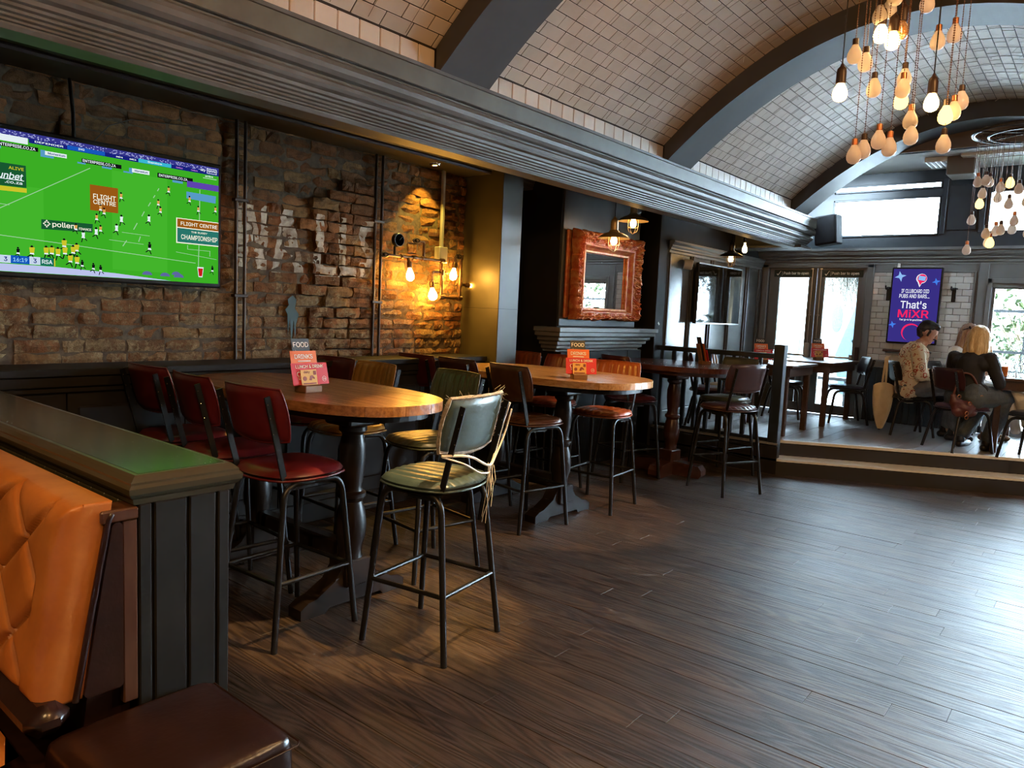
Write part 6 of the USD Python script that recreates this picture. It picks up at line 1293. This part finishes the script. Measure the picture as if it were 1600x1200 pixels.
for i, (x, y, lab) in enumerate([(8.72, .40, 'white plate nearest the camera on the long dining table'), (9.10, .38, 'white plate farther back on the long dining table')]):
    t = thing('plate', lab, 'plate', (x, y, TZ)); obj('dish', lathe([(.07, 0), (.085, .004), (.125, .018), (.125, .022), (.08, .009), (0, .008)], n=28), 'ceramic', t, smooth=40)
obj('cutlery', bar((8.60, .60, TZ + .003), (8.72, .50, TZ + .003), .012, .003), 'steel', None, 'steel knife lying at the corner of the long dining table', 'knife')

# ================================================================== OUTSIDE ON THE TERRACE
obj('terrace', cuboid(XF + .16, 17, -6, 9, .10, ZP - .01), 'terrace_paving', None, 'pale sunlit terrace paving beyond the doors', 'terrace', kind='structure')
hw = thing('terrace_fence', 'pale terrace hoarding painted with blue and green plants beyond the doors', 'fence')
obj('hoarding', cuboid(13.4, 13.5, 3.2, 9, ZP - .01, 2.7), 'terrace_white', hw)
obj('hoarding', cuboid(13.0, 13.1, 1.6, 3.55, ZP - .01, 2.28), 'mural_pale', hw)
def leafshape(h, w, lean=0): return Polygon([(-w * .2, 0), (-w / 2 + lean * .3, h * .4), (lean, h), (w / 2 + lean * .3, h * .4), (w * .2, 0)])
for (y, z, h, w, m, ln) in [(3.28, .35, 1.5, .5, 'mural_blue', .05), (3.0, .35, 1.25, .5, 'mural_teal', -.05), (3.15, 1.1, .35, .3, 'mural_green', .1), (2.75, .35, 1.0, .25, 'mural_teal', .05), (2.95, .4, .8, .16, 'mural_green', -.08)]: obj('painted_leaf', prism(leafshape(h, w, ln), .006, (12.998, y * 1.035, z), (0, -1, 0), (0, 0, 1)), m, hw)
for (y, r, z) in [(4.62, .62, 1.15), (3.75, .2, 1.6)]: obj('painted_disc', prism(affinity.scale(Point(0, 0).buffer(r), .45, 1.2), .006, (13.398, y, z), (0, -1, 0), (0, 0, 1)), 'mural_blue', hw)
bf = thing('terrace_screen', 'light blue timber screen standing outside the left door leaf', 'screen')
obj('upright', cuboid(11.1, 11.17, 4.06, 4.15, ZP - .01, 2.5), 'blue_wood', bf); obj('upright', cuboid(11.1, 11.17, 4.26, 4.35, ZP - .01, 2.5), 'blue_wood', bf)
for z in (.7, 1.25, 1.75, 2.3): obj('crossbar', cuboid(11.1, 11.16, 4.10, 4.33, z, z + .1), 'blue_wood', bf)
th_ = thing('thatched_parasol', 'straw thatched parasol with ragged fringe outside the right door leaf', 'parasol', (11.35, 2.72, 0)); g = np.random.default_rng(40)
obj('thatch', lathe([(.0, 2.95), (.35, 2.62), (.62, 2.30), (.58, 2.28), (.3, 2.56), (0, 2.8)], n=24), 'straw', th_); obj('pole', tube([(0, 0, ZP - .01), (0, 0, 2.8)], .03, 8), 'stem', th_)
strands = []
for i in range(260):
    a = g.uniform(0, 2 * np.pi); r = g.uniform(.30, .64); p = np.array([r * math.cos(a), r * math.sin(a), 2.36 + g.uniform(-.05, .1)]); L = g.uniform(.2, .62); strands.append(tube([p, p + (g.normal(0, .03), g.normal(0, .03), -L * .5), p + (g.normal(0, .07), g.normal(0, .07), -L)], .007, 3))
obj('fringe', cat(strands), 'straw', th_, kind='stuff')
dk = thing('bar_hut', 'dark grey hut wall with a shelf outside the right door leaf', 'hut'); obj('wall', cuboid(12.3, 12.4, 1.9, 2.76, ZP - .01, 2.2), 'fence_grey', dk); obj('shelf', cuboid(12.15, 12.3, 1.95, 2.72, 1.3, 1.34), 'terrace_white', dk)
def bush(name, label, cx, cy, z0, h, rx, ry, n, mats, seed, ls=.07, group=None):
    g = np.random.default_rng(seed); t = thing(name, label, 'plant', (cx, cy, 0), 0, group); bins = [[] for _ in mats]; stems = []
    for i in range(max(4, n // 70)):
        a, q = g.uniform(0, 2 * np.pi), g.uniform(.3, 1); stems.append(tube([(0, 0, z0), (rx * .4 * q * math.cos(a), ry * .4 * q * math.sin(a), z0 + h * .5), (rx * .8 * q * math.cos(a), ry * .8 * q * math.sin(a), z0 + h * g.uniform(.7, 1))], .010, 5))
    lf = trimesh.Trimesh([(0, 0, 0), (.5, .28, .05), (1, 0, -.05), (.5, -.28, .05)], [(0, 1, 2), (0, 2, 3)], process=False)
    for i in range(n):
        a, u, q = g.uniform(0, 2 * np.pi), g.uniform(0, 1), g.uniform(.2, 1) ** .5; c = np.array([rx * q * math.cos(a), ry * q * math.sin(a), z0 + h * (.12 + .88 * u)]); R_ = trimesh.transformations.euler_matrix(*g.uniform(-1.2, 1.2, 2), g.uniform(0, 6.28)); s = ls * g.uniform(.6, 1.4)
        bins[g.integers(len(mats))].append((lf.vertices * s) @ R_[:3, :3].T + c)
    obj('stems', cat(stems), 'stem', t, kind='stuff')
    for m_, vs in zip(mats, bins): V = np.vstack(vs); k = len(vs); F_ = np.vstack([lf.faces + 4 * i for i in range(k)]); obj('foliage', trimesh.Trimesh(V, F_, process=False), m_, t, kind='stuff')
bush('shrub', 'large leafy green shrub right outside the glazed doors', 12.1, .72, ZP - .01, 1.75, .5, .75, 1500, ['leaf_a', 'leaf_b', 'leaf_a'], 50, .10)
bush('shrub', 'taller yellow-green shrub behind the fence rails outside', 12.7, -.75, ZP - .01, 1.9, .55, .65, 1300, ['leaf_b', 'leaf_a', 'leaf_c'], 51, .10)
bush('potted_plant', 'slender spiky plant by the hut outside the right door leaf', 11.5, 2.42, ZP - .01, 1.25, .2, .22, 160, ['leaf_a', 'leaf_c'], 52, .16)
tf = thing('terrace_rail', 'grey metal terrace rail in front of the green shrubs', 'railing')
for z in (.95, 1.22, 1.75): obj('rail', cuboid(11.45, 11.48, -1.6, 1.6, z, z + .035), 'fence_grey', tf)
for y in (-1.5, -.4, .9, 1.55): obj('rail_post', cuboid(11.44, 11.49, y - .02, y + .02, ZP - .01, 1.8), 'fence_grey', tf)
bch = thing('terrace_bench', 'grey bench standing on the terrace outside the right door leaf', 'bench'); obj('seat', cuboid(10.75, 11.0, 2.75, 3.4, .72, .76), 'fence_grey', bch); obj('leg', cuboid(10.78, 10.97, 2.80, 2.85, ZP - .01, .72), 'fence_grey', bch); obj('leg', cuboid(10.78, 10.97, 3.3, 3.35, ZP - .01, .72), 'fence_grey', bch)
